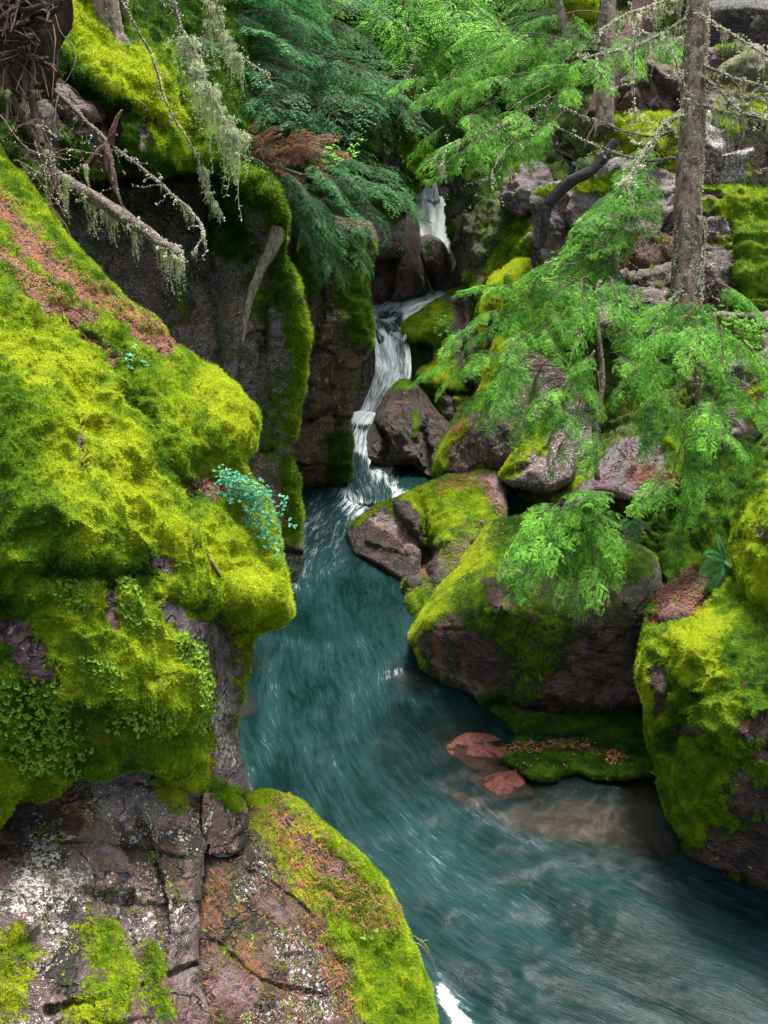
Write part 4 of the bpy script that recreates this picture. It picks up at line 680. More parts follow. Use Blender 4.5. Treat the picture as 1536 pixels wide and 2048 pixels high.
def uw(name, outline, z, label, cat='rock', base=None, z2=None, mat=None, **kw):
    """a rock lying near the waterline; z is the height of its top, z2 along its lower edge"""
    o_ = np.array(outline, float); y0, y1 = o_[:, 1].min(), o_[:, 1].max(); z2 = z if z2 is None else z2
    ct = [(x, y, float(DW(y, z + (z2 - z) * (y - y0) / (y1 - y0)))) for x, y in outline] + [(o_[:, 0].mean(), o_[:, 1].mean(), float(DW(o_[:, 1].mean(), (z + z2) / 2 + 0.03)))]
    r = rock(name, outline, ct, label, cat, step=3, thick=0.5, base=base, **kw); r['o'].data.materials[0] = mat or M_SILT; return r
MB = dict(t=0.55, r=0.35, w=0.9, l=0.0)
uw('submerged_slab', [(886,1500),(912,1474),(950,1462),(1000,1470),(1018,1485),(1005,1520),(968,1552),(930,1530)], 0.02, 'pinkish slab awash at the surface beneath the undercut boulder', base=dict(t=0.55, r=0.75, w=0.9, l=0), z2=-0.04, mat=M_SLABRED, R=6, edge=0.08, amp=0.05, facet=0.1, nfac=5, seed=60, jitter=9)
uw('submerged_rock', [(935,1560),(960,1540),(1000,1530),(1040,1545),(1066,1580),(1050,1600),(1000,1605),(965,1592)], -0.01, 'reddish wet rock just breaking the surface below the pinkish slab', base=dict(t=0.5, r=0.8, w=0.9, l=0), z2=-0.05, mat=M_SLABRED, R=8, edge=0.08, amp=0.06, facet=0.1, nfac=5, seed=61, jitter=10)
uw('submerged_shelf', [(900,1600),(960,1570),(1060,1540),(1200,1545),(1330,1560),(1380,1700),(1280,1740),(1100,1710),(980,1670)], -0.10, 'broad brown silted shelf under shallow water at the right bank', base=dict(t=0.9, r=0.62, w=0.3, l=0), R=50, edge=0.5, amp=0.05, seed=62, crease=[([(1080,1620),(1160,1590),(1260,1600)],16,0.15)])
uw('submerged_rock', [(1245,1660),(1270,1640),(1330,1640),(1370,1670),(1360,1720),(1290,1710)], -0.10, 'dark red rock under water against the foot of the lower right boulder', base=dict(t=0.35, r=0.6, w=0.5, l=0), mat=M_SLABRED, R=20, edge=0.2, amp=0.03, seed=63)
uw('submerged_rock', [(775,1352),(800,1340),(850,1338),(890,1358),(880,1380),(820,1375)], -0.04, 'brown rock under water off the tip of the undercut boulder', base=MB, R=12, edge=0.15, amp=0.02, seed=64)
uw('submerged_rock', [(460,1380),(490,1370),(520,1385),(530,1410),(500,1435),(460,1440)], -0.12, 'brown rock under water at the foot of the left cliff', base=MB, R=12, edge=0.15, amp=0.02, seed=65)
# river bed and gorge floor, one sheet wide enough for the whole place
def terrain():
    xs = np.concatenate([np.linspace(-70, -8, 26), np.arange(-7.5, 8, 0.45), np.linspace(8.5, 70, 26)]); ys = np.concatenate([np.arange(-12, 30, 0.5), np.linspace(31, 120, 50)])
    X, Y = np.meshgrid(xs, ys); XY = np.stack([X.ravel(), Y.ravel()], 1)
    cl = np.vstack([[[14, -12], [9, -2]], cen[::-1], [PW(840, 560, 20.6)[:2], PW(865, 440, 22.4)[:2], [2.6, 27], [1.0, 36], [0, 60], [2, 120]]])
    d, _, s, side = seg_dist(XY, catmull(cl, 5)); y = XY[:, 1]
    floor = np.interp(y, [-20, 16, 19, 24, 40, 120], [-1.6, -1.6, -0.6, 1.6, 5.5, 22.0]); n = fbm(np.concatenate([XY * 0.22, np.zeros((len(XY), 1))], 1), 5)
    right = side > 0
    w = np.where(y < 10, 3.2, 2.4); h = np.interp(y, [-20, 4, 12, 20, 26, 120], [0.4, 0.4, 1.6, 3.2, 4.0, 4.0])
    rise = h * sstep(0, 1.6, d - w) + np.clip(d - w - 1.0, 0, 60) * np.interp(y, [0, 8, 20], [0.10, 0.30, 0.50])
    z = floor + rise + n * 0.5 * sstep(0.5, 3, d)
    V = np.concatenate([XY, z[:, None]], 1); nx = len(xs); idx = np.arange(len(V)).reshape(-1, nx)
    F = np.stack([idx[:-1, :-1].ravel(), idx[:-1, 1:].ravel(), idx[1:, 1:].ravel(), idx[1:, :-1].ravel()], 1)
    one = np.ones(len(V)); nn = fbm(V * 0.5 + 3, 3)
    o = obj_at('hillside', V, F, (M_ROCK,), loc=(0, 0, 0), attrs={'moss': 0.62 + 0.5 * nn, 'hue': 0.25 + 0.3 * nn, 'lichen': one * 0.2, 'rust': 0.35 + 0.5 * nn, 'tone': one * 0.25, 'wet': one * 0})
    tag(o, 'mossy forest floor and river bed falling away around the gorge', 'hillside', kind='structure'); return cl
terrain()

def fall(name, outline, ctrl, flowline, label, foam_sheen=0.6, fp=(), step=2.2, amp=0.05, kind=None, fs=(3.0, 3.0)):
    ol = catmull(outline, 8, True); x0, y0 = ol.min(0); x1, y1 = ol.max(0)
    gx = np.arange(x0, x1 + step, step); gy = np.arange(y0, y1 + step, step); X, Y = np.meshgrid(gx, gy); pts = np.stack([X.ravel(), Y.ravel()], 1)
    ins = inside(pts, ol); d, near, _, _ = seg_dist(pts, ol, True); keep = ins | (d < 0.71 * step); pts[keep & ~ins] = near[keep & ~ins]; d[~ins] = 0
    nx, ny = len(gx), len(gy); idx = np.arange(nx * ny).reshape(ny, nx); kk = keep.reshape(ny, nx); c = kk[:-1, :-1] & kk[1:, :-1] & kk[:-1, 1:] & kk[1:, 1:]
    F = np.stack([idx[:-1, :-1][c], idx[1:, :-1][c], idx[1:, 1:][c], idx[:-1, 1:][c]], 1); used = np.unique(F); rm = np.full(nx * ny, -1); rm[used] = np.arange(len(used)); F = rm[F]; pts = pts[used]
    D = rbf(ctrl, pts); fl = catmull(flowline, 8); dd, _, s, side = seg_dist(pts, fl); t = dd * side; k = D.mean() / FPX
    S, T = s * k, t * k; V = PW(pts[:, 0], pts[:, 1], D); N = vnormals(V, F)
    V = V + N * (amp * fbm(np.stack([S * 1.3, T * 7, 0 * S], 1), 4))[:, None]
    fo = np.full(len(V), foam_sheen); nz = fbm(np.concatenate([pts / 30, np.zeros((len(pts), 1))], 1), 4)
    for val, poly, w in fp:
        q = seg_dist(pts, catmull(poly, 4) if len(poly) > 2 else np.array(poly, float))[0]; kx = sstep(1.3, 0.6, q / w + nz * 0.4); fo += (val - fo) * kx
    # a thin lens of water with an underside, so it is a body and not a card
    B = V - N * 0.06; n = len(V)
    E = np.concatenate([F[:, [a, (a + 1) % 4]] for a in range(4)]); key = np.sort(E, 1); code = key[:, 0].astype(np.int64) * n + key[:, 1]; u, inv, cnt = np.unique(code, return_inverse=True, return_counts=True); BE = E[cnt[inv.ravel()] == 1]
    Q = np.stack([BE[:, 1], BE[:, 0], BE[:, 0] + n, BE[:, 1] + n], 1)
    o = obj_at(name, np.vstack([V, B]), np.vstack([F, F[:, ::-1] + n, Q]), (M_WATER,), attrs={'flow': np.tile(np.stack([S * fs[0] * 0.33, T * fs[1] * 0.33 + 3, 0 * S], 1), (2, 1)), 'foam_sheen': np.tile(fo, 2), 'murk': np.ones(2 * n)})
    tag(o, label, 'waterfall' if kind is None else 'river', None, kind); return o
fall('waterfall', [(826,400),(842,384),(852,372),(862,378),(868,392),(890,394),(915,392),(912,420),(905,470),(912,520),(900,535),(860,500),(838,505),(836,450)],
  [(840,395,22.5),(900,395,22.6),(868,440,22.1),(870,520,21.3),(905,520,21.2),(838,500,21.6)], [(868,370),(872,430),(880,540)], 'white upper fall plunging through the slot behind the chockstone', foam_sheen=1.7, amp=0.10)
fall('cascade_trickle', [(866,362),(872,362),(878,392),(880,400),(856,400),(862,385)], [(868,362,22.9),(868,400,22.4)], [(868,360),(868,402)], 'thin trickle fanning over the brink above the upper fall', foam_sheen=1.0, amp=0.03, step=1.6)
fall('cascade_trickle', [(836,392),(842,392),(838,420),(836,450),(842,480),(836,490),(830,440)], [(838,395,22.0),(836,490,21.4)], [(838,390),(836,490)], 'narrow side trickle left of the white upper fall', foam_sheen=0.9, amp=0.03, step=1.6)
fall('rear_pool', [(734,612),(790,600),(850,580),(868,588),(880,560),(893,575),(912,565),(925,575),(905,605),(860,635),(820,655),(810,680),(790,672),(765,655),(738,640)],
  [(734,612,20.1),(850,582,20.9),(905,568,21.2),(905,600,20.1),(820,655,18.6),(738,640,19.2),(790,660,18.7)], [(900,560),(850,600),(790,640),(770,700)], 'foaming rear pool between the two falls', foam_sheen=0.95, fp=[(1.6,[(860,582),(910,572)],22),(1.0,[(760,606),(850,596)],8),(0.65,[(745,630),(800,630)],7),(0.9,[(740,615),(800,612)],7),(0.40,[(800,645),(770,655)],10)], kind='structure', fs=(3, 5))
fall('waterfall', [(742,640),(765,638),(800,650),(818,690),(822,735),(816,762),(792,790),(770,820),(760,848),(716,845),(728,805),(744,765),(752,725),(748,685),(738,658)],
  [(745,642,19.1),(805,655,18.7),(765,690,18.3),(812,740,17.8),(765,800,17.75),(745,840,17.7),(785,720,18.05)], [(762,632),(785,680),(796,740),(775,800),(752,850)], 'narrow middle fall curving down in silky white strands', foam_sheen=1.15, fp=[(0.6,[(755,648),(795,655)],12),(0.95,[(775,790),(755,830)],16),(0.5,[(752,665),(762,680)],8),(0.8,[(800,700),(808,750)],8)], amp=0.07)
fall('plunge_pool', [(690,845),(700,828),(735,822),(765,838),(760,868),(748,905),(740,940),(770,955),(780,1000),(700,1000),(700,940),(694,890)],
  [(692,846,17.4),(765,840,17.4),(745,870,16.9),(698,900,16.3),(740,935,16.1),(705,985,15.3),(775,995,15.1)], [(765,825),(730,860),(722,930),(740,1000)], 'churning white rapids at the foot of the middle fall', foam_sheen=0.85, fp=[(1.1,[(700,832),(750,838)],14),(0.6,[(700,855),(750,852)],6),(0.9,[(700,872),(745,872)],10),(0.35,[(715,920),(712,950)],16),(0.5,[(720,960),(760,990)],26)], kind='structure', fs=(3, 4))
# ------------------------------------------------------------------ foliage prototypes
def unit(a): return a / (np.linalg.norm(a, axis=-1, keepdims=True) + 1e-12)
def rhombs(P, D, N, L, W, tint):
    """leaf-shaped quads: base P, direction D, face normal N"""
    D = unit(D); S = unit(np.cross(D, N)); L = np.asarray(L).reshape(-1, 1) * np.ones((len(P), 1)); W = np.asarray(W).reshape(-1, 1) * np.ones((len(P), 1))
    m = P + D * L * 0.5
    V = np.stack([P, m + S * W * 0.5, P + D * L, m - S * W * 0.5], 1).reshape(-1, 3)
    return V, np.arange(4 * len(P)).reshape(-1, 4), np.repeat(tint, 4)
def tube(pts, r, sides=5, wob=0.0, rs=None, n=None):
    P = np.asarray(pts, float)
    if n: 
        c = catmull(P, n); rr = np.interp(np.linspace(0, 1, len(c)), np.linspace(0, 1, len(np.atleast_1d(r))), np.atleast_1d(r)) if np.ndim(r) else np.full(len(c), r); P = c
    else: rr = np.interp(np.linspace(0, 1, len(P)), np.linspace(0, 1, len(np.atleast_1d(r))), np.atleast_1d(r)) if np.ndim(r) else np.full(len(P), r)
    T = unit(np.gradient(P, axis=0)); ref = np.array([0.31, 0.22, 0.93]) if abs(T[:, 2].mean()) < 0.8 else np.array([0.9, 0.3, 0.1])
    A = unit(np.cross(T, ref)); B = np.cross(T, A); th = np.linspace(0, 2 * np.pi, sides, endpoint=False)
    ring = A[:, None] * np.cos(th)[None, :, None] + B[:, None] * np.sin(th)[None, :, None]
    R = rr[:, None, None] * np.ones((1, sides, 1))
    V = P[:, None] + ring * R
    if wob:
        L_ = np.concatenate([[0], np.cumsum(np.linalg.norm(np.diff(P, axis=0), axis=1))]) / (7 * max(rr.mean(), 1e-3)); q = np.stack([np.tile(np.cos(th) * 1.4, len(P)), np.tile(np.sin(th) * 1.4, len(P)), np.repeat(L_, sides) + P[0, 0] * 3], 1); k = (fbm(q, 4) * wob).reshape(len(P), sides, 1); V = P[:, None] + ring * R * (1 + k)
    V = V.reshape(-1, 3); m = len(P); i = np.arange(m - 1)[:, None] * sides; j = np.arange(sides)[None]; j2 = (j + 1) % sides
    F = np.stack([(i + j).ravel(), (i + j2).ravel(), (i + sides + j2).ravel(), (i + sides + j).ravel()], 1)
    V = np.vstack([V, P[:1], P[-1:]]); e = m * sides; jj = np.arange(sides); k2 = (jj + 1) % sides
    C1 = np.stack([k2, jj, np.full(sides, e)], 1); C2 = np.stack([(m - 1) * sides + jj, (m - 1) * sides + k2, np.full(sides, e + 1)], 1)
    return V, F, np.vstack([C1, C2])
class Acc:
    def __init__(s): s.V = []; s.Q = []; s.T = []; s.n = 0; s.qm = []; s.tm = []; s.t = []
    def add(s, V, Q=None, T=None, m=0, tint=0.5):
        s.V.append(V); s.t.append(tint if np.ndim(tint) else np.full(len(V), float(tint)))
        if Q is not None and len(Q): s.Q.append(Q + s.n); s.qm.append(np.full(len(Q), m))
        if T is not None and len(T): s.T.append(T + s.n); s.tm.append(np.full(len(T), m))
        s.n += len(V)
    def tube(s, *a, m=0, **k): V, Q, T = tube(*a, **k); s.add(V, Q, T, m)
    def data(s):
        F = []; mi = []
        if s.Q: F.append(np.vstack(s.Q)); mi.append(np.concatenate(s.qm))
        if s.T: F.append(np.vstack(s.T)); mi.append(np.concatenate(s.tm))
        return np.vstack(s.V), F, np.concatenate(mi), np.concatenate(s.t)
    def mesh(s, name, mats, smooth=False):
        V, F, mi, t = s.data(); return mesh_np(name, V, F, mats, smooth, {'tint': t}, mi)

def bough_mesh(seed, mats, kind='hem'):
    rs = np.random.RandomState(seed); A = Acc(); P = []; D = []; N = []; TT = []; LL = []
    hem = kind == 'hem'
    def axis(t): return np.stack([t, 0.05 * np.sin(3.1 * t + seed) * t, 0.06 * np.sin(2 * t) - 0.30 * t ** 2], -1)
    tm = np.linspace(0, 1, 12); A.tube(axis(tm), [0.012, 0.002], sides=4, m=1)
    nl = 13 if hem else 12; sp = 0.050 if hem else 0.045; nsp = 0.0105 if hem else 0.014
    for side in (-1, 1):
        for i in range(nl):
            t = 0.10 + 0.88 * (i + 0.5 * rs.rand()) / nl; ln = (0.40 * (1 - t) ** 0.65 + 0.07) * (0.7 + 0.5 * rs.rand())
            if rs.rand() < 0.14: continue
            lt = rs.normal() * 0.10
            ang = math.radians(62 - 22 * t + rs.uniform(-10, 10)); a0 = axis(np.array(t)); d0 = np.array([math.cos(ang), side * math.sin(ang), rs.uniform(-0.1, 0.25)])
            u = np.linspace(0, 1, 7)[:, None]; sag = 0.55 * ln if hem else 0.32 * ln
            lat = a0 + d0 * u * ln + np.array([0.10 * ln, 0, 0]) * u ** 2 - np.array([0, 0, 1]) * sag * u ** 2
            A.tube(lat, [0.004, 0.0012], sides=3, m=1)
            ns = max(3, int(ln / sp))
            for s2 in (-1, 1):
                for k in range(ns):
                    w = (k + 0.3 + 0.5 * rs.rand()) / ns; q = lat[0] * 0 + np.array([np.interp(w, u[:, 0], lat[:, c]) for c in range(3)])
                    tg = unit(lat[min(6, int(w * 6) + 1)] - lat[min(5, int(w * 6))]); nn = unit(np.array([0.0, 0, 1]) - tg * tg[2]); sd = np.cross(nn, tg) * s2
                    bt = lt + rs.normal() * 0.14
                    if rs.rand() < 0.10: continue
                    l2 = (0.120 * (1 - w) ** 0.6 + 0.022) * (0.6 + 0.6 * rs.rand()) * min(1, ln / 0.2 + 0.3); aa = math.radians(52 if hem else 38)
                    dd = unit(tg * math.cos(aa) + sd * math.sin(aa) + nn * rs.uniform(-0.25, 0.15)); m = max(3, int(l2 / nsp)); v = np.linspace(0.04, 1, m)[:, None]
                    pp = q + dd * v * l2 - np.array([0, 0, 1]) * (0.35 * l2) * v ** 2; fn = np.cross(dd, nn)
                    for s3 in (-1, 1):
                        nd = dd * (0.45 if hem else 1.0) + fn * s3 * (1.0 if hem else 0.7) + rs.normal(size=(m, 3)) * 0.16 - np.array([0, 0, 0.15])
                        P.append(pp); D.append(nd); N.append(np.tile(nn, (m, 1)) + rs.normal(size=(m, 3)) * 0.35)
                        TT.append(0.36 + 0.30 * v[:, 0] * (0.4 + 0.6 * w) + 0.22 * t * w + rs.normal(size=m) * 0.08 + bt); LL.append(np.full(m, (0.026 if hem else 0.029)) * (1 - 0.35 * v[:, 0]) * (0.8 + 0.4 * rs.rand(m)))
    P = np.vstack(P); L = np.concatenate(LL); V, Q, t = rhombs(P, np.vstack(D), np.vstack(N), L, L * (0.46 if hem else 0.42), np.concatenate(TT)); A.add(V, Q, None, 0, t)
    return A.mesh('bough', mats)
HEM = [bough_mesh(s, (M_HEM, M_TWIG)) for s in range(1, 6)]
FARB = []
for b in HEM[:3]: c = b.copy(); c.materials[0] = M_FAR; FARB.append(c)
CED = [bough_mesh(s, (M_CED, M_TWIG), 'ced') for s in range(11, 15)]
DEADB = []
for b in CED[:2]: c = b.copy(); c.materials[0] = M_DEADN; DEADB.append(c)

def beard_mesh(seed, n=26):
    rs = np.random.RandomState(seed); A = Acc()
    for i in range(n):
        x, y = rs.normal(size=2) * (0.075, 0.035); L = (0.12 + 0.88 * rs.rand() ** 2) * max(0.25, 1 - 4 * abs(x)); k = 9; t = np.linspace(0, 1, k)
        c = np.stack([x + 0.03 * np.sin(t * rs.uniform(3, 9) + i) * t + x * t * 0.5, y + 0.03 * np.sin(t * rs.uniform(3, 8) + 2 * i) * t, -L * t], 1); w = (0.0085 * (1 - t * 0.75) * rs.uniform(0.5, 1.2))[:, None]
        s = unit(np.array([rs.normal(), rs.normal(), 0])); V = np.vstack([c - s * w, c + s * w]); Q = np.stack([np.arange(k - 1), np.arange(k - 1) + k, np.arange(1, k) + k, np.arange(1, k)], 1); A.add(V, Q)
        m = 16; q = c[rs.randint(0, k, m)] + rs.normal(size=(m, 3)) * 0.006; V, Q, _ = rhombs(q, rs.normal(size=(m, 3)) + [0, 0, -0.6], rs.normal(size=(m, 3)), 0.055, 0.012, np.zeros(m)); A.add(V, Q)
    return A.mesh('beard', (M_BEARD,))
BEARD = [beard_mesh(s) for s in (1, 2, 3, 4)]
RV = np.random.RandomState(321)
def add_beard(parent, p, L, name='beard_lichen'):
    o = link(name, BEARD[RV.randint(4)], parent); loc = np.array(parent.location) + (np.array(parent.parent.location) if parent.parent else 0)
    o.location = tuple(np.asarray(p) - loc); o.rotation_euler = (RV.uniform(-0.12, 0.12), RV.uniform(-0.12, 0.12), RV.uniform(0, 6.28)); w = L * RV.uniform(0.8, 1.3); o.scale = (w, w, L); return o

def path(pp, D):
    """pixel path with one depth or a depth per end -> world points"""
    pp = np.array(pp, float); Dd = np.linspace(D[0], D[1], len(pp)) if isinstance(D, (tuple, list)) else np.full(len(pp), float(D)); return PW(pp[:, 0], pp[:, 1], Dd)
def crusted(pp, D, r, mat, crust=250, beards=0, blen=(0.1, 0.35), twigs=6, twl=0.18, parent=None, name='dead_branch', label=None, cat='branch', cs=0.014, sides=6, group=None, world=None, wob=0.35, bpos=None):
    P = catmull(path(pp, D) if world is None else world, 8); k = np.linspace(0, 1, len(P))[:, None]; P = P + 0.015 * np.stack([perlin(P * 5 + c) for c in (0, 20, 40)], 1)
    A = Acc(); A.tube(P, r, sides=sides, wob=wob); S = [P]
    rr = np.interp(np.linspace(0, 1, len(P)), np.linspace(0, 1, len(np.atleast_1d(r))), np.atleast_1d(r))
    for _ in range(twigs):
        i = RV.randint(2, len(P) - 1); d = unit(RV.normal(size=3) + np.array([0, 0, -0.2])); L = twl * RV.uniform(0.4, 1.4)
        t = np.linspace(0, 1, 6)[:, None]; q = P[i] + d * L * t + np.array([0, 0, -1]) * L * 0.35 * t ** 2 + 0.02 * np.sin(t * 7) * unit(RV.normal(size=3)); A.tube(q, [min(0.006, rr[i] * 0.5), 0.0015], sides=3); S.append(q)
    V, F, mi, t = A.data()
    if parent is None:
        o = obj_at(name, V, F, (mat,), loc=P[0]); tag(o, label, cat, group)
    else: o = child(name, V, F, (mat,), parent)
    if crust:
        allp = np.vstack([S[0]] * 3 + S[1:]); rad = np.concatenate([np.tile(rr, 3)] + [np.full(len(s), 0.003) for s in S[1:]]); i = RV.randint(0, len(allp) - 1, crust); f = RV.rand(crust, 1)
        nxt = np.minimum(i + 1, len(allp) - 1); far = np.linalg.norm(allp[nxt] - allp[i], axis=1) > 0.4; nxt[far] = i[far]
        c = allp[i] * (1 - f) + allp[nxt] * f; d = unit(RV.normal(size=(crust, 3))); b = c + d * rad[i][:, None] * 0.85
        V, Q, _ = rhombs(b, d + 0.8 * RV.normal(size=(crust, 3)), RV.normal(size=(crust, 3)), cs * (0.5 + RV.rand(crust)), cs * 0.75, np.zeros(crust))
        ch = child('crust_lichen', V, Q, (M_CRUST,), o, smooth=False); tag(ch, kind='stuff')
    for j in range(beards):
        i = RV.randint(1, len(P)) if bpos is None else int((bpos[0] + (bpos[1] - bpos[0]) * (j + RV.rand()) / beards) * (len(P) - 1)); add_beard(o, P[i], RV.uniform(*blen))
    return o

def put_bough(tree, meshes, p0, p1, roll=None, sc=1.0, name='bough', wy=1.0):
    p0 = np.asarray(p0); p1 = np.asarray(p1); L = np.linalg.norm(p1 - p0); x = (p1 - p0) / L; z = unit(np.array([0, 0, 1.0]) - x * x[2]); y = np.cross(z, x)
    M = Matrix([list(x), list(y), list(z)]).transposed(); M = M @ Matrix.Rotation(RV.uniform(-0.5, 0.5) if roll is None else roll, 3, 'X') @ Matrix.Rotation(-0.18, 3, 'Y')
    o = link(name, meshes[RV.randint(len(meshes))], tree); o.matrix_basis = Matrix.Translation(Vector((p0 - np.array(tree.location)).tolist())) @ (M @ Matrix.Diagonal((1, wy, 1)) * (L * sc)).to_4x4(); return o
def tree_root(name, p, label, cat='tree', group=None):
    t = empty(name, tuple(p)); tag(t, label, cat, group); return t
def trunk(tree, P, r, mat, sides=14, wob=0.18, name='trunk', crust=0):
    P = catmull(np.asarray(P), 14); A = Acc(); A.tube(P, r, sides=sides, wob=wob); V, F, mi, t = A.data(); o = child(name, V, F, (mat,), tree)
    if crust:
        rr = np.interp(np.linspace(0, 1, len(P)), np.linspace(0, 1, len(r)), r); i = RV.randint(0, len(P) - 1, crust); f = RV.rand(crust, 1); c = P[i] * (1 - f) + P[i + 1] * f; d = unit(RV.normal(size=(crust, 3)) * [1, 1, 0.1])
        b = c + d * rr[i][:, None] * 1.0; V, Q, _ = rhombs(b, d * 0.5 + RV.normal(size=(crust, 3)), RV.normal(size=(crust, 3)), 0.020 * (0.4 + RV.rand(crust)), 0.013, np.zeros(crust)); ch = child('crust_lichen', V, Q, (M_CRUST,), o, smooth=False); tag(ch, kind='stuff')
    return o

def sprays(tree, bx, by, x, y, D, n=2, ln=(50, 90)):
    """a limb from (bx, by) to (x, y) carrying a few small separate sprays that sweep down and out"""
    p0 = PW(bx, by, D); p1 = PW(x, y - 25, D - 0.35); A = Acc(); t = np.linspace(0, 1, 8)[:, None]; q = p0 + (p1 - p0) * t + np.array([0, 0, 0.10]) * np.sin(3.1 * t); A.tube(q, [0.009, 0.003], sides=4); V, F, mi, tt = A.data(); child('limb', V, F, (M_TWIG,), tree)
    for k in range(n):
        f = (0.35 + 0.65 * (k + 1) / n); c = p0 + (p1 - p0) * f + np.array([0, 0, 0.08]); L = RV.uniform(*ln) * D / FPX; side = (x - bx) / (abs(x - bx) + abs(y - by) + 1)
        d = unit(np.array([side * 0.9 + RV.normal() * 0.45, -0.55 + RV.normal() * 0.35, -0.55 + RV.normal() * 0.2])); put_bough(tree, HEM, c, c + d * L, sc=1.5, wy=RV.uniform(0.75, 1.05))
# ------------------------------------------------------------------ right bank: the lichen-crusted trunk
T = tree_root('hemlock_tree', PW(1372, 690, 11.4), 'old straight trunk crusted with lichen, bare drooping limbs, at upper right')
tp = trunk(T, path([(1370,720),(1372,560),(1378,400),(1386,220),(1394,60),(1402,-120)], 11.4), [0.18, 0.15, 0.145, 0.14, 0.13, 0.12], M_BARK, sides=28, wob=0.26, crust=5200)
def cr(pp, D, r=(0.022, 0.008), **k):
    k['crust'] = int(k['crust'] * 1.9); k.setdefault('cs', 0.018); k['twigs'] = k.get('twigs', 6) + 5
    return crusted(pp, D, r, M_DEADWOOD, parent=T, name='dead_limb', **k)
cr([(1400,30),(1445,58),(1500,92),(1580,140)], (11.3,10.8), crust=520, beards=9, blen=(0.12,0.4), bpos=(0.3,1))
cr([(1400,128),(1450,150),(1500,165),(1580,190)], (11.3,11.0), crust=380, beards=6, blen=(0.1,0.28))
cr([(1398,150),(1440,182),(1480,222),(1560,250)], (11.3,10.9), crust=420, beards=5, blen=(0.1,0.3))
cr([(1395,208),(1445,225),(1490,232),(1580,252)], (11.3,10.9), crust=500, beards=10, blen=(0.12,0.45))
cr([(1362,225),(1325,258),(1295,300),(1262,352),(1240,372)], (11.3,10.9), r=(0.035,0.015), crust=1300, beards=5, blen=(0.1,0.25), cs=0.024, twigs=14)
cr([(1350,318),(1285,320),(1205,296),(1100,250)], (11.3,11.0), r=(0.018,0.007), crust=240, beards=2, twigs=3)
cr([(1352,262),(1290,272),(1215,250),(1120,212)], (11.4,11.0), r=(0.018,0.007), crust=240, beards=2, twigs=3)
cr([(1372,38),(1310,75),(1250,98),(1170,115)], (11.3,11.0), crust=620, beards=9, blen=(0.1,0.5), twigs=10)
cr([(1372,-10),(1310,10),(1260,28),(1200,60)], (11.3,11.0), crust=620, beards=10, blen=(0.1,0.5), twigs=14)
cr([(1278,20),(1270,90),(1266,160),(1272,240)], (11.0,11.0), r=(0.010,0.004), crust=500, beards=4, blen=(0.1,0.25), twigs=12, cs=0.02)
cr([(1383,430),(1408,440),(1410,480),(1406,540),(1404,600)], (11.3,11.0), r=(0.016,0.007), crust=330, beards=1, twigs=5)
cr([(1378,560),(1350,590),(1330,620),(1310,660)], (11.3,11.0), r=(0.012,0.006), crust=230, beards=1, twigs=6)
cr([(1390,235),(1360,150),(1340,90)], (11.2,11.1), r=(0.010,0.004), crust=200, beards=2, twigs=6)

T2 = tree_root('hemlock_tree', PW(1210, 255, 14.6), 'slim grey trunk ending on rocks at the top, left of the crusted trunk')
trunk(T2, path([(1208,262),(1210,180),(1214,60),(1218,-110)], 14.6), [0.14, 0.12, 0.12, 0.11], M_BARK, sides=14, crust=260)
for a, b, D in [((1215,70),(1100,120),(14.5,13.6)),((1215,30),(1090,70),(14.5,13.8)),((1210,110),(1060,180),(14.5,13.4)),((1210,130),(980,200),(14.5,13.2)),((1205,90),(1010,130),(14.6,13.9)),((1214,60),(1240,130),(14.4,13.2)),((1214,80),(1300,110),(14.4,13.6)),
                ((1120,150),(890,290),(13.9,13.0)),((1100,170),(930,330),(13.8,12.9)),((1150,180),(960,310),(13.8,13.0)),((1120,200),(1010,330),(13.8,12.8)),((1150,140),(880,220),(14.0,13.4)),((1180,160),(1100,230),(14,13.2)),((1140,220),(1080,310),(13.6,12.9)),((1060,120),(860,190),(14.6,14.0)),((1120,230),(900,330),(13.6,13.0)),((1150,90),(1000,100),(14.2,13.6)),((1180,100),(1130,170),(14,13.3))]:
    sprays(T2, a[0], a[1], b[0], b[1], D[0], n=3, ln=(50, 80))
crusted([(1100,190),(1040,230),(980,260),(900,290),(885,330)], (13.4,12.9), (0.012,0.004), M_DEADWOOD, crust=500, beards=3, twigs=26, twl=0.4, parent=T2, name='dead_limb', cs=0.02)
crusted([(1060,240),(1030,280),(990,330),(985,380)], (13.2,12.9), (0.010,0.003), M_DEADWOOD, crust=420, beards=1, twigs=24, twl=0.35, parent=T2, name='dead_limb', cs=0.02)
T3 = tree_root('leaning_tree', PW(1215, 220, 15.2), 'leaning reddish-brown trunk crossing behind the slim grey trunk', 'tree')
trunk(T3, path([(1205,240),(1225,170),(1255,100),(1282,40),(1310,-110)], 15.2), [0.25, 0.22, 0.2, 0.18], M_REDBARK, sides=14)
for a, b in [((1205,235),(1170,300)),((1215,235),(1190,290)),((1225,215),(1240,270))]: crusted([a, ((a[0]+b[0])/2-6,(a[1]+b[1])/2), b], 15.0, (0.05,0.02), M_REDBARK, crust=0, twigs=0, parent=T3, name='root')
T4 = tree_root('slender_tree', PW(1140, 80, 17), 'thin pale leaning trunk left of the golden moss boulder', 'tree'); trunk(T4, path([(1142,90),(1125,30),(1108,-60)], 17), [0.10, 0.08], M_GREYWOOD)
tag(crusted([(1232,280),(1190,335),(1145,362),(1110,388),(1092,425),(1088,470),(1072,500),(1068,525),(1076,545)], (14.0,14.2), (0.055,0.085,0.075,0.05,0.03), M_BLACKWOOD, crust=0, twigs=0, name='black_root', label='black wet root arching down the rocks above the moss humps', cat='root', sides=10, wob=0.3))

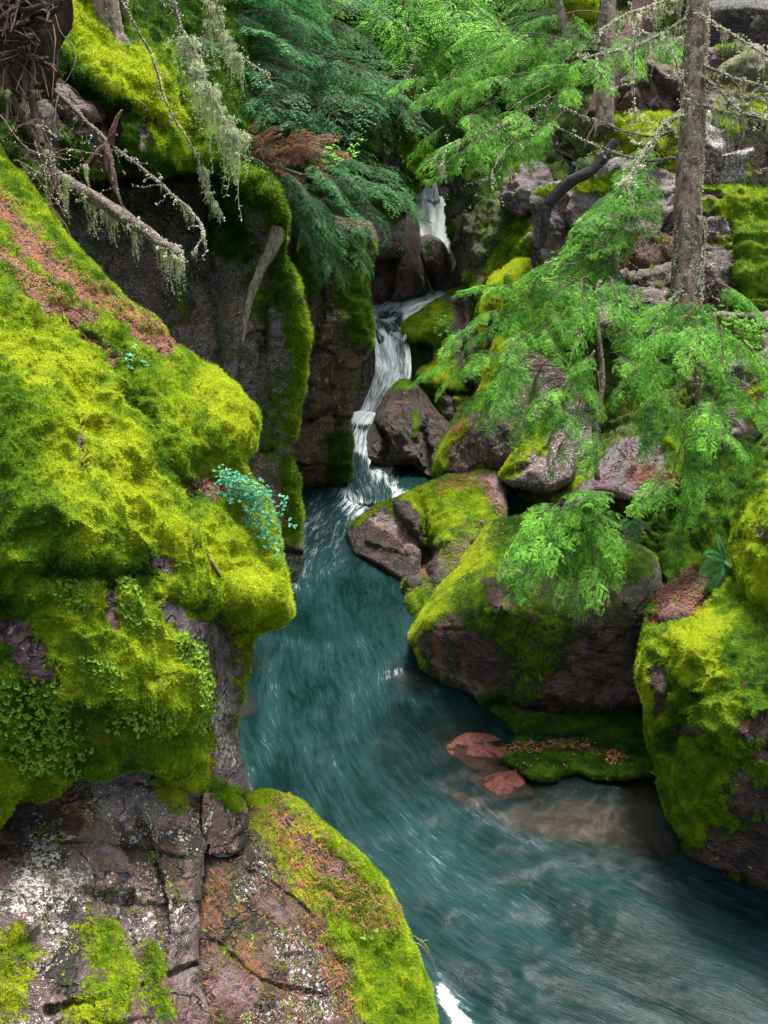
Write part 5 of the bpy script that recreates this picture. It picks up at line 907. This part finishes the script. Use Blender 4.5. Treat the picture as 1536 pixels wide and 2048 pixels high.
# young hemlocks hanging over the river
Y1 = tree_root('young_hemlock', PW(1190, 900, 10.6), 'spreading bright green young hemlock over the maroon boulder, widest of the three')
trunk(Y1, path([(1195,960),(1190,860),(1205,760),(1195,640),(1200,560)], 10.8), [0.035, 0.03, 0.02], M_DEADWOOD, sides=7, crust=120)
stems = [((1200,700),10.6),((1195,620),10.7),((1195,760),10.5)]
tips = [(925,760),(940,700),(1010,800),(980,740),(1040,850),(1080,900),(1090,840),(1000,660),(1040,620),(1090,600),(1060,700),(1110,770),(1150,830),(1140,900),(1180,760),(1120,560),(1100,660),(1220,820),(1240,700),(1290,640),(1230,600),(1250,760),(1160,690),(1010,700),(1060,780),(1150,600),(1200,900),(1120,850),(960,820),(1270,590),(1030,760),(1170,640)]
for i, (x, y) in enumerate(tips):
    if i % 6 == 5: continue
    (sx, sy), sD = stems[0] if y < 760 else stems[2]
    if y < 650: (sx, sy), sD = stems[1]
    f = 0.45 if abs(x - sx) > 120 else 0.2; bx, by = sx + (x - sx) * f, sy + (y - sy) * f - 45; D0 = sD - 0.3 - 0.5 * f * RV.rand()
    sprays(Y1, bx, by, x, y, D0)
crusted([(1200,560),(1150,700),(1110,800),(1060,870),(990,895)], (10.5,10.0), (0.012,0.005), M_DEADWOOD, crust=500, beards=3, twigs=14, parent=Y1, name='dead_limb', cs=0.02)
crusted([(1190,700),(1120,790),(1100,900),(1100,960)], (10.4,10.1), (0.010,0.004), M_DEADWOOD, crust=260, beards=4, twigs=8, parent=Y1, name='dead_limb')
Y2 = tree_root('young_hemlock', PW(1420, 950, 9.8), 'light green young hemlock reaching from the trunk foot to the right edge')
trunk(Y2, path([(1400,1010),(1395,850),(1400,720),(1395,640)], 10.0), [0.04, 0.03, 0.02], M_DEADWOOD, sides=7, crust=120)
tips = [(1330,700),(1300,760),(1360,640),(1440,610),(1470,640),(1400,640),(1440,690),(1500,740),(1530,840),(1480,880),(1450,790),(1370,760),(1340,840),(1390,870),(1320,920),(1370,960),(1410,980),(1440,920),(1500,920),(1530,770),(1290,850),(1340,990),(1400,800),(1460,740),(1310,800),(1380,700),(1560,880),(1560,790),(1350,900),(1280,900),(1420,840),(1480,830)]
for i, (x, y) in enumerate(tips):
    if i % 5 == 4: continue
    sx, sy = 1400, (680 if y < 760 else 800 if y < 880 else 850); f = 0.45 if abs(x - sx) > 90 else 0.2; bx, by = sx + (x - sx) * f, sy + (y - sy) * f - 45; D0 = 9.9 - 0.4 * RV.rand()
    sprays(Y2, bx, by, x, y, D0)
crusted([(1400,600),(1420,680),(1400,760),(1440,820)], (9.9,9.6), (0.010,0.004), M_DEADWOOD, crust=330, beards=4, twigs=12, parent=Y2, name='dead_limb', cs=0.02)
Y3 = tree_root('hemlock_sapling', PW(1255, 560, 12.3), 'slender hemlock sapling standing in front of the grey lichen-blotched block', 'tree')
trunk(Y3, path([(1230,640),(1235,520),(1262,400),(1285,330)], 12.4), [0.025, 0.02, 0.01], M_DEADWOOD, sides=6, crust=60)
for x, y in [(1290,350),(1240,380),(1310,400),(1180,430),(1150,460),(1270,430),(1210,460),(1120,500),(1180,510),(1300,470),(1240,520),(1130,560),(1090,590),(1170,570),(1210,590),(1080,560),(1320,440),(1230,420),(1260,480)]:
    sy = y - 55; put_bough(Y3, HEM, PW(1262 - (sy - 400) * 0.15 + (x - 1250) * 0.25, sy, 12.2), PW(x, y, 11.8 - RV.uniform(0, 0.4)), sc=0.85)
Y4 = tree_root('young_hemlock', PW(1180, 1010, 9.7), 'low dark-green hemlock spreading over the back of the undercut boulder')
trunk(Y4, path([(1290,1010),(1220,980),(1170,985),(1120,1020)], 9.7), [0.03, 0.02, 0.012], M_DEADWOOD, sides=6)
for x, y in [(1010,1190),(1030,1120),(1060,1170),(1000,1150),(1090,1130),(1110,1190),(1150,1150),(1160,1210),(1200,1200),(1230,1170),(1190,1130),(1250,1130),(1060,1060),(1110,1060),(1150,1050),(1200,1060),(1230,1080),(1030,1080),(1140,1100),(1020,1200),(1180,1000),(1210,1010)]:
    put_bough(Y4, HEM, PW(1150 + (x - 1150) * 0.35, 985 + (y - 985) * 0.3, 9.7 - 0.3 * RV.rand()), PW(x, y, 9.2 - RV.uniform(0, 0.5)), sc=RV.uniform(0.75, 1.05), wy=0.8)

# ------------------------------------------------------------------ forest behind
def conifer(px, D, rows, n, L, meshes, label, name='conifer_tree', r=0.16, lean=0.0, mat=None, group=None, bias=None, zero=None, sc=1.25):
    y1, y0 = rows; b = PW(px, y0, D) - np.array([0, 0, 1.5]); top = PW(px, y1, D) + np.array([lean, 0, 1.0]); t = tree_root(name, b, label, 'tree', group)
    trunk(t, [b, b * 0.5 + top * 0.5 + np.array([0.05, 0, 0]), top], [r, r * 0.85, r * 0.6], mat or M_BARK, sides=10)
    for i in range(n):
        f = (i + RV.rand()) / n; p = PW(px, y0 + (y1 - y0) * f, D) + np.array([lean * f, 0, 0]); az = RV.uniform(0, 6.28)
        d = np.array([math.cos(az), math.sin(az), -0.22 + RV.uniform(-0.18, 0.12)]); ln = L * RV.uniform(0.6, 1.15) * (1.05 - 0.25 * f)
        if bias is not None: d = unit(d + np.array(bias))
        put_bough(t, meshes, p + d * 0.08 * L, p + d * ln, sc=sc)
    return t
FG = 'conifers filling the forest behind the gorge'
conifer(330, 13.8, (-140,230), 26, 1.5, CED, 'dark cedar nearest the golden-capped outcrop, its boughs behind the hanging beards', 'cedar_tree', 0.12)
conifer(455, 14.5, (-140,260), 30, 1.6, CED, 'blue-green cedar just behind the twin beard-draped branches', 'cedar_tree', 0.12, bias=(0.2,-0.2,0))
conifer(560, 16.5, (-160,300), 34, 1.8, CED, 'cedar at upper centre left with reddish dead boughs below it', 'cedar_tree', 0.14, bias=(0,-0.3,0))
conifer(650, 19.0, (-160,200), 24, 1.9, FARB, 'conifer behind the mossy column, top of picture', 'conifer_tree', 0.14)
conifer(805, 19.5, (-260,-10), 26, 1.7, HEM, 'light green hemlock overhanging the gorge at top centre', 'hemlock_tree', 0.13, bias=(0.2,-0.3,0))
conifer(745, 22.0, (-200,90), 20, 2.2, FARB, 'second hemlock left of the top centre one', 'hemlock_tree', 0.14)
conifer(900, 31.0, (-200,190), 30, 2.4, FARB, 'hazy hemlock directly above the brink of the upper fall', 'hemlock_tree', 0.15)
conifer(1140, 22.0, (-200,150), 22, 2.0, FARB, 'dim hemlock behind the slim grey trunk boughs', 'hemlock_tree', 0.15)
for i, (px, D) in enumerate([(420,24),(520,28),(600,33),(690,27),(760,34),(830,29),(960,33),(1030,35),(1090,28),(560,22),(1150,26),(480,36),(930,26)]):
    conifer(px, D, (-260, 250), 26, 3.0, FARB, 'tall conifer deep in the forest behind the gorge, top of the picture', 'conifer_tree', 0.2, group=FG, sc=1.3)
# cedar boughs drooping across the gorge from the left
CB = tree_root('cedar_tree', PW(560, 360, 14.0), 'low cedar drooping from the overhang across the rear pool')
trunk(CB, path([(540,330),(600,350),(680,370)], (14.2,14)), [0.04, 0.02], M_DEADWOOD, sides=6)
for (a, b, D) in [((640,340),(865,440),(14,13.8)),((600,350),(790,400),(14,13.6)),((580,370),(740,470),(13.9,13.4)),((620,400),(740,545),(13.9,13.5)),((580,380),(690,500),(13.9,13.3)),((560,360),(650,440),(13.8,13.2)),((640,330),(800,350),(14.2,13.9)),((560,340),(620,400),(13.8,13.3)),((640,390),(770,440),(14,13.6)),((600,420),(700,560),(13.9,13.5)),((700,370),(830,400),(14.2,14)),((600,300),(720,330),(14.4,14)),((570,400),(640,500),(13.8,13.3)),((620,330),(700,420),(13.9,13.4)),((620,440),(650,560),(13.8,13.4)),((680,350),(780,480),(14.1,13.8))]:
    put_bough(CB, CED, PW(*a, D[0]), PW(*b, D[1]), sc=0.95, wy=0.62)
DB = tree_root('dead_cedar', PW(440, 330, 13.0), 'rusty dead cedar sprays spreading beside the overhang lip', 'tree')
trunk(DB, path([(430,320),(520,330),(640,280)], (13.0,13.6)), [0.03, 0.012], M_DARKWOOD, sides=6)
for (a, b) in [((450,320),(560,250)),((480,325),(620,260)),((500,330),(640,300)),((470,330),(580,320)),((540,320),(680,270)),((520,330),(610,360)),((460,310),(520,240)),((560,310),(650,330)),((440,330),(540,340)),((580,300),(700,310))]: put_bough(DB, DEADB, PW(*a, 13.1), PW(*b, 12.9), sc=0.95)
MC = tree_root('small_cedar', PW(620, 200, 17.5), 'fresh green fan-leaved cedar above the reddish dead sprays', 'tree'); trunk(MC, path([(600,240),(640,180),(660,120)], 17.5), [0.03, 0.02], M_DEADWOOD, sides=6)
for (a, b) in [((620,150),(720,180)),((630,160),(740,220)),((620,200),(700,260)),((610,180),(560,240)),((650,130),(760,180)),((640,190),(680,250)),((630,170),(800,200)),((700,180),(820,240))]: put_bough(MC, CED, PW(*a, 17.3), PW(*b, 16.8), sc=1.2)
crusted([(800,40),(830,90),(815,150),(770,200),(740,260)], (17.5,17), (0.02,0.008), M_DEADWOOD, crust=900, beards=8, blen=(0.2,0.6), twigs=40, twl=0.7, name='dead_branch', label='pale lichen-frosted dead branch hanging at top centre', cs=0.035)
crusted([(905,372),(880,345),(850,325)], (21.2,22), (0.09,0.10), M_DARKWOOD, crust=0, twigs=0, name='fallen_log', label='fallen brown log leaning over the brink of the upper fall', cat='log', sides=10)
crusted([(660,-10),(700,20),(745,60),(770,100)], (18.8,19.0), (0.09,0.07), M_DARKWOOD, crust=0, twigs=0, name='mossy_log', label='mossy leaning log on top of the mossy column', cat='log', sides=10)

CT = tree_root('hemlock_tree', PW(830, 10, 18.5), 'brightest hemlock boughs fanning down at top centre, nearest of the trees there', 'tree')
trunk(CT, path([(835,30),(832,-40),(830,-140)], 18.5), [0.06, 0.05], M_BARK, sides=8)
for a, b in [((830,-60),(770,40)),((830,-40),(800,70)),((835,-50),(860,80)),((840,-50),(920,60)),((835,-20),(890,110)),((830,-20),(775,90)),((840,-40),(950,20)),((835,0),(830,120)),((835,-80),(900,20)),((830,-80),(760,0)),((840,20),(930,100)),((850,60),(900,160)),((850,0),(980,70))]: put_bough(CT, HEM, PW(*a, 18.5), PW(*b, 18.5 - RV.uniform(0.3, 1.2)), sc=1.25)
# ------------------------------------------------------------------ left side wood
TL = tree_root('hemlock_tree', PW(215, 95, 9.6), 'short visible grey trunk foot rooted on the golden moss cap')
trunk(TL, path([(226,120),(218,70),(209,0),(200,-120)], (9.75,9.5)), [0.30, 0.15, 0.14, 0.13], M_BARK, sides=18, crust=200)
def dead(pp, D, r, label, name='dead_branch', **k): return crusted(pp, D, r, k.pop('mat', M_DEADWOOD), name=name, label=label, cat='branch', **k)
dead([(232,-20),(262,40),(295,95),(315,150),(330,200),(355,250),(388,300),(410,345),(425,395),(450,440)], 8.4, (0.012,0.004), 'long thin lichen-dotted branch hanging straight past the overhang lip', crust=700, beards=9, blen=(0.08,0.3), twigs=10, bpos=(0.7,1))
dead([(345,-20),(360,50),(385,95),(405,150),(430,200),(450,250),(480,275)], 8.2, (0.012,0.005), 'branch loaded with the biggest pale beards, upper left centre', crust=600, beards=17, blen=(0.2,0.75), twigs=16, bpos=(0.25,1))
dead([(422,-20),(412,60),(405,130),(410,200)], 8.3, (0.009,0.004), 'thin bare twig hanging just right of the biggest beards', crust=200, beards=4, blen=(0.2,0.4), twigs=5)
dead([(428,-20),(445,60),(470,105),(505,130),(540,150)], 8.3, (0.009,0.003), 'twig curving out to the right with short beards at upper centre left', crust=220, beards=12, blen=(0.12,0.4), twigs=6, bpos=(0.1,0.6))
dead([(70,140),(110,180),(155,225),(205,275),(250,312),(300,350),(340,385),(380,420),(402,452),(406,472),(385,505)], (8.4,7.6), (0.022,0.014,0.004), 'long diagonal dead branch from the root tangle down to the cliff', crust=1100, beards=12, blen=(0.06,0.22), twigs=22, twl=0.22)
dead([(95,340),(140,370),(220,415),(280,455),(330,492),(358,512)], (7.9,7.3), (0.055,0.045,0.030), 'thick broken lichen-covered limb below the diagonal branch', crust=2200, beards=22, blen=(0.12,0.42), twigs=10, name='broken_limb', sides=12)
dead([(243,218),(225,265),(205,300),(150,345)], 8.1, (0.006,0.022,0.026,0.006), 'splintered red-brown stub crossing the diagonal branch', crust=0, twigs=4, mat=M_REDBARK, name='wood_stub', sides=14, wob=1.1)
dead([(212,290),(222,340),(232,390)], 8.0, (0.022,0.028,0.008), 'short dark vertical stub hanging beneath the splintered one', crust=60, twigs=3, mat=M_REDBARK, name='wood_stub', sides=14, wob=1.1)
dead([(232,385),(245,415),(262,430),(285,450)], 8.0, (0.014,0.006), 'small bare curved twig beneath the dark vertical stub', crust=0, twigs=3, mat=M_DARKWOOD)
dead([(556,455),(540,500),(515,555),(498,610),(484,690)], 11.0, (0.075,0.06,0.05,0.035,0.012), 'grey driftwood root hanging down the face of the shadowed wall', crust=40, twigs=3, mat=M_GREYWOOD, name='driftwood_root', sides=12, wob=0.55)
# uprooted root plate at the top left corner
RP = tree_root('uprooted_root_plate', PW(40, 80, 7.6), 'dark uprooted stump with tangled roots in the top left corner', 'stump')
A_ = Acc(); cc = PW(15, 40, 7.9)
VV, QQ, TT_ = tube([cc + [0.0, 0.3, -0.55], cc + [0.05, 0.1, -0.1], cc + [-0.05, 0, 0.45]], [0.16, 0.30, 0.22], sides=22, wob=1.2, n=10); A_.add(VV, QQ, TT_); V, F, mi, t = A_.data(); child('stump', V, F, (M_DARKWOOD,), RP)
for pts, r in [([(10,60),(60,55),(110,20),(125,0)], (0.06,0.025)),([(20,90),(60,120),(95,115)], (0.055,0.03)),([(30,30),(70,-10),(90,-40)], (0.06,0.03)),([(40,100),(50,150),(48,230)], (0.05,0.02)),([(0,110),(20,170),(10,260)], (0.04,0.02)),([(60,60),(75,35),(105,48)], (0.035,0.02)),([(50,90),(58,160),(70,230),(85,290)], (0.07,0.04)),
               ([(75,30),(105,50),(108,130),(105,200)], (0.016,0.006)),([(105,10),(120,60),(150,105),(140,150),(115,180)], (0.008,0.004)),([(0,150),(30,180),(60,200)], (0.012,0.005)),([(20,120),(45,190),(25,260)], (0.010,0.004)),([(90,200),(88,250),(100,290),(120,310)], (0.009,0.004)),([(115,190),(110,240),(125,280)], (0.008,0.003)),([(0,230),(45,235),(60,200)], (0.008,0.003)),([(-20,60),(30,75),(70,70)], (0.05,0.03)),([(0,0),(40,20),(80,10)], (0.05,0.03)),([(10,170),(60,260),(100,330),(110,380)], (0.05,0.03))]:
    crusted(pts, (7.7,7.3), (r[0]*0.6, r[1]*0.45), M_DARKWOOD if r[0] > 0.02 else M_TWIG, crust=0, twigs=3, parent=RP, name='root', sides=8, wob=0.6)
for pts in [[(60,300),(110,330),(120,400),(85,410)],[(0,230),(60,300),(140,320)],[(30,320),(90,350),(160,340)],[(70,280),(100,400),(110,470)],[(0,350),(60,345),(130,430)],[(90,330),(130,300),(200,310)],[(-10,290),(50,250),(110,270)],[(20,380),(90,340),(100,260)]]:
    crusted(pts, (7.3,7.1), (0.007,0.003), M_TWIG, crust=60, twigs=6, twl=0.25, parent=RP, name='fine_root', sides=4)
for k in range(46):
    a = RV.uniform(0, 6.28); x, y = RV.uniform(-20, 70), RV.uniform(-30, 130); rr = RV.uniform(30, 90)
    crusted([(x, y), (x + rr * 0.5 * math.cos(a) + RV.uniform(-20, 20), y + rr * 0.5 * math.sin(a) + RV.uniform(-20, 20)), (x + rr * math.cos(a), y + rr * math.sin(a) + 15)], (7.6, 7.25), (RV.choice([0.006, 0.01, 0.02, 0.03]), 0.003), M_DARKWOOD if k % 3 else M_REDBARK, crust=0, twigs=2, parent=RP, name='root', sides=5, wob=0.6)
for x, y, L in [(15,180,0.2),(95,300,0.3),(50,330,0.2),(170,330,0.25),(130,350,0.3),(75,180,0.15)]: add_beard(RP, PW(x, y, 7.4), L)
# twigs lying on the moss of the near cliff
def lying(pp, Doff, r, label, mat=M_TWIG, **k):
    pp = catmull(np.array(pp, float), 5); R0 = ROCKS[0]; P = []
    for x, y in pp:
        j = ((R0['pts'] - [x, y]) ** 2).sum(1).argmin(); P.append(PW(x, y, np.linalg.norm(0) + (R0['V'][j] - CAMP) @ FWD - Doff))
    return crusted(None, None, r, mat, world=np.array(P)[::3], name='fallen_twig', label=label, cat='twig', crust=k.pop('crust', 0), twigs=k.pop('twigs', 2), twl=0.1, **k)
lying([(383,1068),(400,1095),(420,1125),(440,1150)], 0.03, (0.010,0.012,0.009), 'short dark brown stick lying on the lower moss nose', M_DARKWOOD, sides=7)
lying([(40,600),(90,605),(140,640),(180,690)], 0.035, (0.007,0.004), 'dark forked twig on the moss crest at far left', M_DARKWOOD)
lying([(110,610),(150,620),(200,660),(230,690)], 0.03, (0.006,0.003), 'thin brown twig on the needle strip above the mound', M_DARKWOOD)
lying([(0,520),(60,560),(110,575),(160,590)], 0.03, (0.008,0.004), 'brown twig half buried in orange needles at the left edge', M_TWIG)
lying([(20,400),(70,440),(110,490),(130,520)], 0.03, (0.010,0.006), 'reddish stick lying down the needle strip near the top of the slope', M_REDBARK)
lying([(340,955),(380,1000),(400,1040),(410,1070)], 0.02, (0.004,0.002), 'hair-thin stem crossing the hollow by the teal plant', M_TWIG)
lying([(0,350),(60,385),(110,420),(140,470)], 0.06, (0.006,0.003), 'long thin orange-brown twig arched over the slope crest', M_TWIG)

# ------------------------------------------------------------------ small plants
def leafy(name, base, stems, leaf, lw, mat, label, cat='plant', n=9, rs=None, curl=0.0, tint=0.5, round_=True):
    t = tree_root(name, base, label, cat); A = Acc(); B = Acc(); rs = rs or RV
    for p0, p1 in stems:
        u = np.linspace(0, 1, 7)[:, None]; q = p0 + (p1 - p0) * u + np.array([0, 0, 0.12]) * np.linalg.norm(p1 - p0) * (u * (1 - u)) * 2; A.tube(q, [0.003, 0.0015], sides=4)
        for k in range(n):
            w = 0.35 + 0.65 * (k + rs.rand()) / n; c = np.array([np.interp(w, u[:, 0], q[:, a]) for a in range(3)]); m = 5
            pet = c + rs.normal(size=3) * leaf * 1.6; d = rs.normal(size=(m, 3)) + [0, -0.2, 0.0]; nrm = np.tile([0.1, -0.4, 1.0], (m, 1)) + rs.normal(size=(m, 3)) * 0.3; d = d - nrm * (d * nrm).sum(1, keepdims=True) / (nrm ** 2).sum(1, keepdims=True)
            V, Q, tt = rhombs(np.tile(pet, (m, 1)), d, nrm, leaf * (0.7 + 0.6 * rs.rand(m)), lw, tint + rs.normal(size=m) * 0.2); B.add(V, Q, None, 0, tt)
    V, F, mi, t_ = A.data(); child('stem', V, F, (M_TWIG,), t); V, F, mi, t_ = B.data(); child('foliage', V, F, (mat,), t, smooth=False, attrs={'tint': t_}); return t
sp = lambda x0, y0, x1, y1, D0, D1: (PW(x0, y0, D0), PW(x1, y1, D1))
leafy('meadow_rue', PW(440, 985, 6.2), [sp(440,985,x,y,6.2,5.95) for x, y in [(450,935),(480,960),(500,985),(520,970),(540,1000),(560,1020),(540,1040),(560,1060),(590,1055),(560,1090),(555,1115),(470,1000),(515,1020),(490,965),(530,1000),(580,1000),(535,1075),(570,1110),(545,985),(510,955),(460,950)]], 0.015, 0.013, M_TEAL, 'blue-green lacy-leaved plant hanging off the moss ledge over the water', n=22, tint=0.6)
leafy('leafy_sprig', PW(400, 990, 6.1), [sp(395,990,x,y,6.1,6.0) for x, y in [(375,985),(420,975),(410,1010),(440,1000)]], 0.025, 0.008, M_FRESH, 'pale grassy-leaved sprig in the hollow left of the blue-green plant', n=4)
leafy('leafy_sprig', PW(260, 730, 6.1), [sp(258,730,x,y,6.1,6.0) for x, y in [(245,712),(262,708),(270,718),(250,725)]], 0.022, 0.014, M_TEAL, 'tiny pale green plant at the head of the brown groove in the moss', n=4, tint=0.9)
leafy('leafy_sprig', PW(880, 650, 17.1), [sp(880,655,x,y,17.1,17.0) for x, y in [(872,645),(890,642),(882,638),(895,652),(876,656)]], 0.05, 0.04, M_FRESH, 'small green clump growing on the olive-mossed boulder by the middle fall', n=4, tint=0.2)
leafy('huckleberry_bush', PW(1490, 690, 11.2), [sp(1490,700,x,y,11.2,11.0) for x, y in [(1440,630),(1470,620),(1500,625),(1520,650),(1480,650),(1450,670),(1510,680),(1530,620),(1490,640),(1540,700),(1470,690)]], 0.035, 0.026, M_FRESH, 'bright leafy shrub on the rock at the right edge', 'shrub', n=14, tint=0.8)
leafy('leafy_sprig', PW(660, 290, 14), [sp(660,330,x,y,14,13.9) for x, y in [(640,290),(670,280),(700,300),(690,330),(650,320),(720,290)]], 0.05, 0.03, M_FRESH, 'light green broadleaf sprig among the rusty dead cedar sprays', n=7, tint=0.7)
leafy('seedling', PW(735, 1865, 6.0), [sp(735,1872,x,y,6.25,6.2) for x, y in [(728,1866),(742,1864),(738,1876)]], 0.016, 0.014, M_FRESH, 'tiny seedling on the bright moss rim of the tilted slab', n=3, tint=0.9)
def fern(px, py, D, tips, label, L=0.03, mat=None):
    t = tree_root('fern', PW(px, py, D), label, 'fern')
    for x, y in tips:
        p0, p1 = PW(px, py, D), PW(x, y, D - 0.15); A = Acc(); u = np.linspace(0, 1, 24)[:, None]; q = p0 + (p1 - p0) * u + np.array([0, 0, 0.35]) * np.linalg.norm(p1 - p0) * u * (1 - u); A.tube(q, [0.003, 0.001], sides=3, m=1)
        tg = unit(np.gradient(q, axis=0)); nn = unit(np.array([0.1, -0.5, 1]) - tg * (tg @ np.array([0.1, -0.5, 1]))[:, None]); sd = np.cross(nn, tg); ll = (np.sin(np.pi * np.clip(u[:, 0] * 0.9 + 0.1, 0, 1)) ** 0.6 * L * 1.6 + 0.004)
        for s in (-1, 1): V, Q, tt = rhombs(q[2:], (sd * s + tg * 0.3)[2:], nn[2:] + RV.normal(size=(22, 3)) * 0.1, ll[2:], 0.012, 0.5 + RV.normal(size=22) * 0.1); A.add(V, Q, None, 0, tt)
        V, F, mi, t_ = A.data(); child('frond', V, F, (mat or M_CED, M_TWIG), t, smooth=False, attrs={'tint': t_}, mi=mi)
fern(1450, 1120, 8.9, [(1420,1180),(1400,1150),(1440,1210),(1470,1200),(1480,1140),(1410,1110),(1500,1180),(1460,1230),(1430,1070),(1390,1185)], 'green fern hanging between the two right-hand mossy boulders', 0.045)
fern(1262, 1040, 9.6, [(1280,1085),(1250,1085),(1300,1060),(1240,1060),(1268,1100)], 'small dark fern at the right end of the low hemlock', 0.035)
fern(700, 190, 16.6, [(640,180),(680,220),(740,215),(760,185),(720,160),(650,160)], 'fern-like fronds fanning below the mossy column top', 0.09, M_FRESH)
# drooping grass off the slab, red rootlets off the cliff base
def blades(name, base, targets, mat, label, cat, w=0.002):
    t = tree_root(name, base, label, cat)
    for x, y, D in targets:
        p0 = np.asarray(base) + RV.normal(size=3) * 0.02; p1 = PW(x, y, D); u = np.linspace(0, 1, 12)[:, None]; A = Acc(); A.tube(p0 + (p1 - p0) * u + np.array([0, 0, 0.5]) * np.linalg.norm(p1 - p0) * u * (1 - u), [w, w * 0.4], sides=3); V, F, mi, t_ = A.data(); child('blade' if cat == 'grass' else 'rootlet', V, F, (mat,), t)
M_STRAW = mat_plain('straw', (0.30, 0.26, 0.10), 0.8)
blades('grass_tuft', PW(835, 1880, 6.35), [(860,1900,6.4),(872,1930,6.45),(878,1955,6.45),(865,1915,6.4),(850,1900,6.4),(884,1970,6.5),(858,1880,6.4)], M_STRAW, 'thin straw-coloured grass drooping off the slab rim over the water', 'grass')
M_REDROOT = mat_plain('red_rootlet', (0.24, 0.07, 0.04), 0.7)
blades('red_rootlets', PW(497, 1305, 6.5), [(520,1330,6.6),(545,1362,6.7),(530,1350,6.6),(510,1345,6.6),(540,1335,6.6),(515,1365,6.6),(500,1350,6.5),(535,1320,6.6)], M_REDROOT, 'spray of thin red rootlets poking from the cliff over the water', 'roots', 0.003)
# leafy lichen rosettes on the lower moss
def rosettes(rec, polys, n, label=None):
    V0 = rec['V']; pts = rec['pts']; mk = np.zeros(len(pts))
    for poly, w in polys: mk = np.maximum(mk, sstep(1.2, 0.5, seg_dist(pts, np.array(poly, float))[0] / w + 0.4 * perlin(np.concatenate([pts / 25, np.zeros((len(pts), 1))], 1))))
    rs = np.random.RandomState(77); ip = sample(rec, mk, n, rs); p = ip(rec['V']); N = ip(rec['N']); Vs = []; Fs = []; ts = []
    for k in range(n):
        nn = unit(N[k] + rs.normal(size=3) * 0.5 + [0.1, -0.3, 0.5]); a = unit(np.cross(nn, rs.normal(size=3))); b = np.cross(nn, a); r = 0.007 + 0.011 * rs.rand(); th = np.linspace(0, 4.9, 6)
        ring = p[k] + nn * 0.012 + (a * np.cos(th)[:, None] + b * np.sin(th)[:, None]) * r * (0.8 + 0.4 * rs.rand(6, 1)) + nn * r * 0.4; c = p[k] + nn * 0.008
        Vs.append(np.vstack([c[None], ring])); Fs.append(np.array([[0, i, i + 1] for i in range(1, 6)]) + 7 * k); ts.append(np.concatenate([[0.05], 0.5 + rs.rand(6) * 0.35]))
    o = child('leafy_lichen', np.vstack(Vs), np.vstack(Fs), (M_LUNG,), rec['o'], smooth=False, attrs={'tint': np.concatenate(ts)}); tag(o, kind='stuff')
rosettes(ROCKS[0], [([(20,1400),(100,1440),(60,1490),(120,1500)],60),([(360,1290),(400,1380),(390,1440)],28),([(180,1330),(220,1360)],24),([(250,1190),(265,1260)],20),([(230,1440),(320,1440)],26),([(130,1170),(150,1210)],24)], 1500)
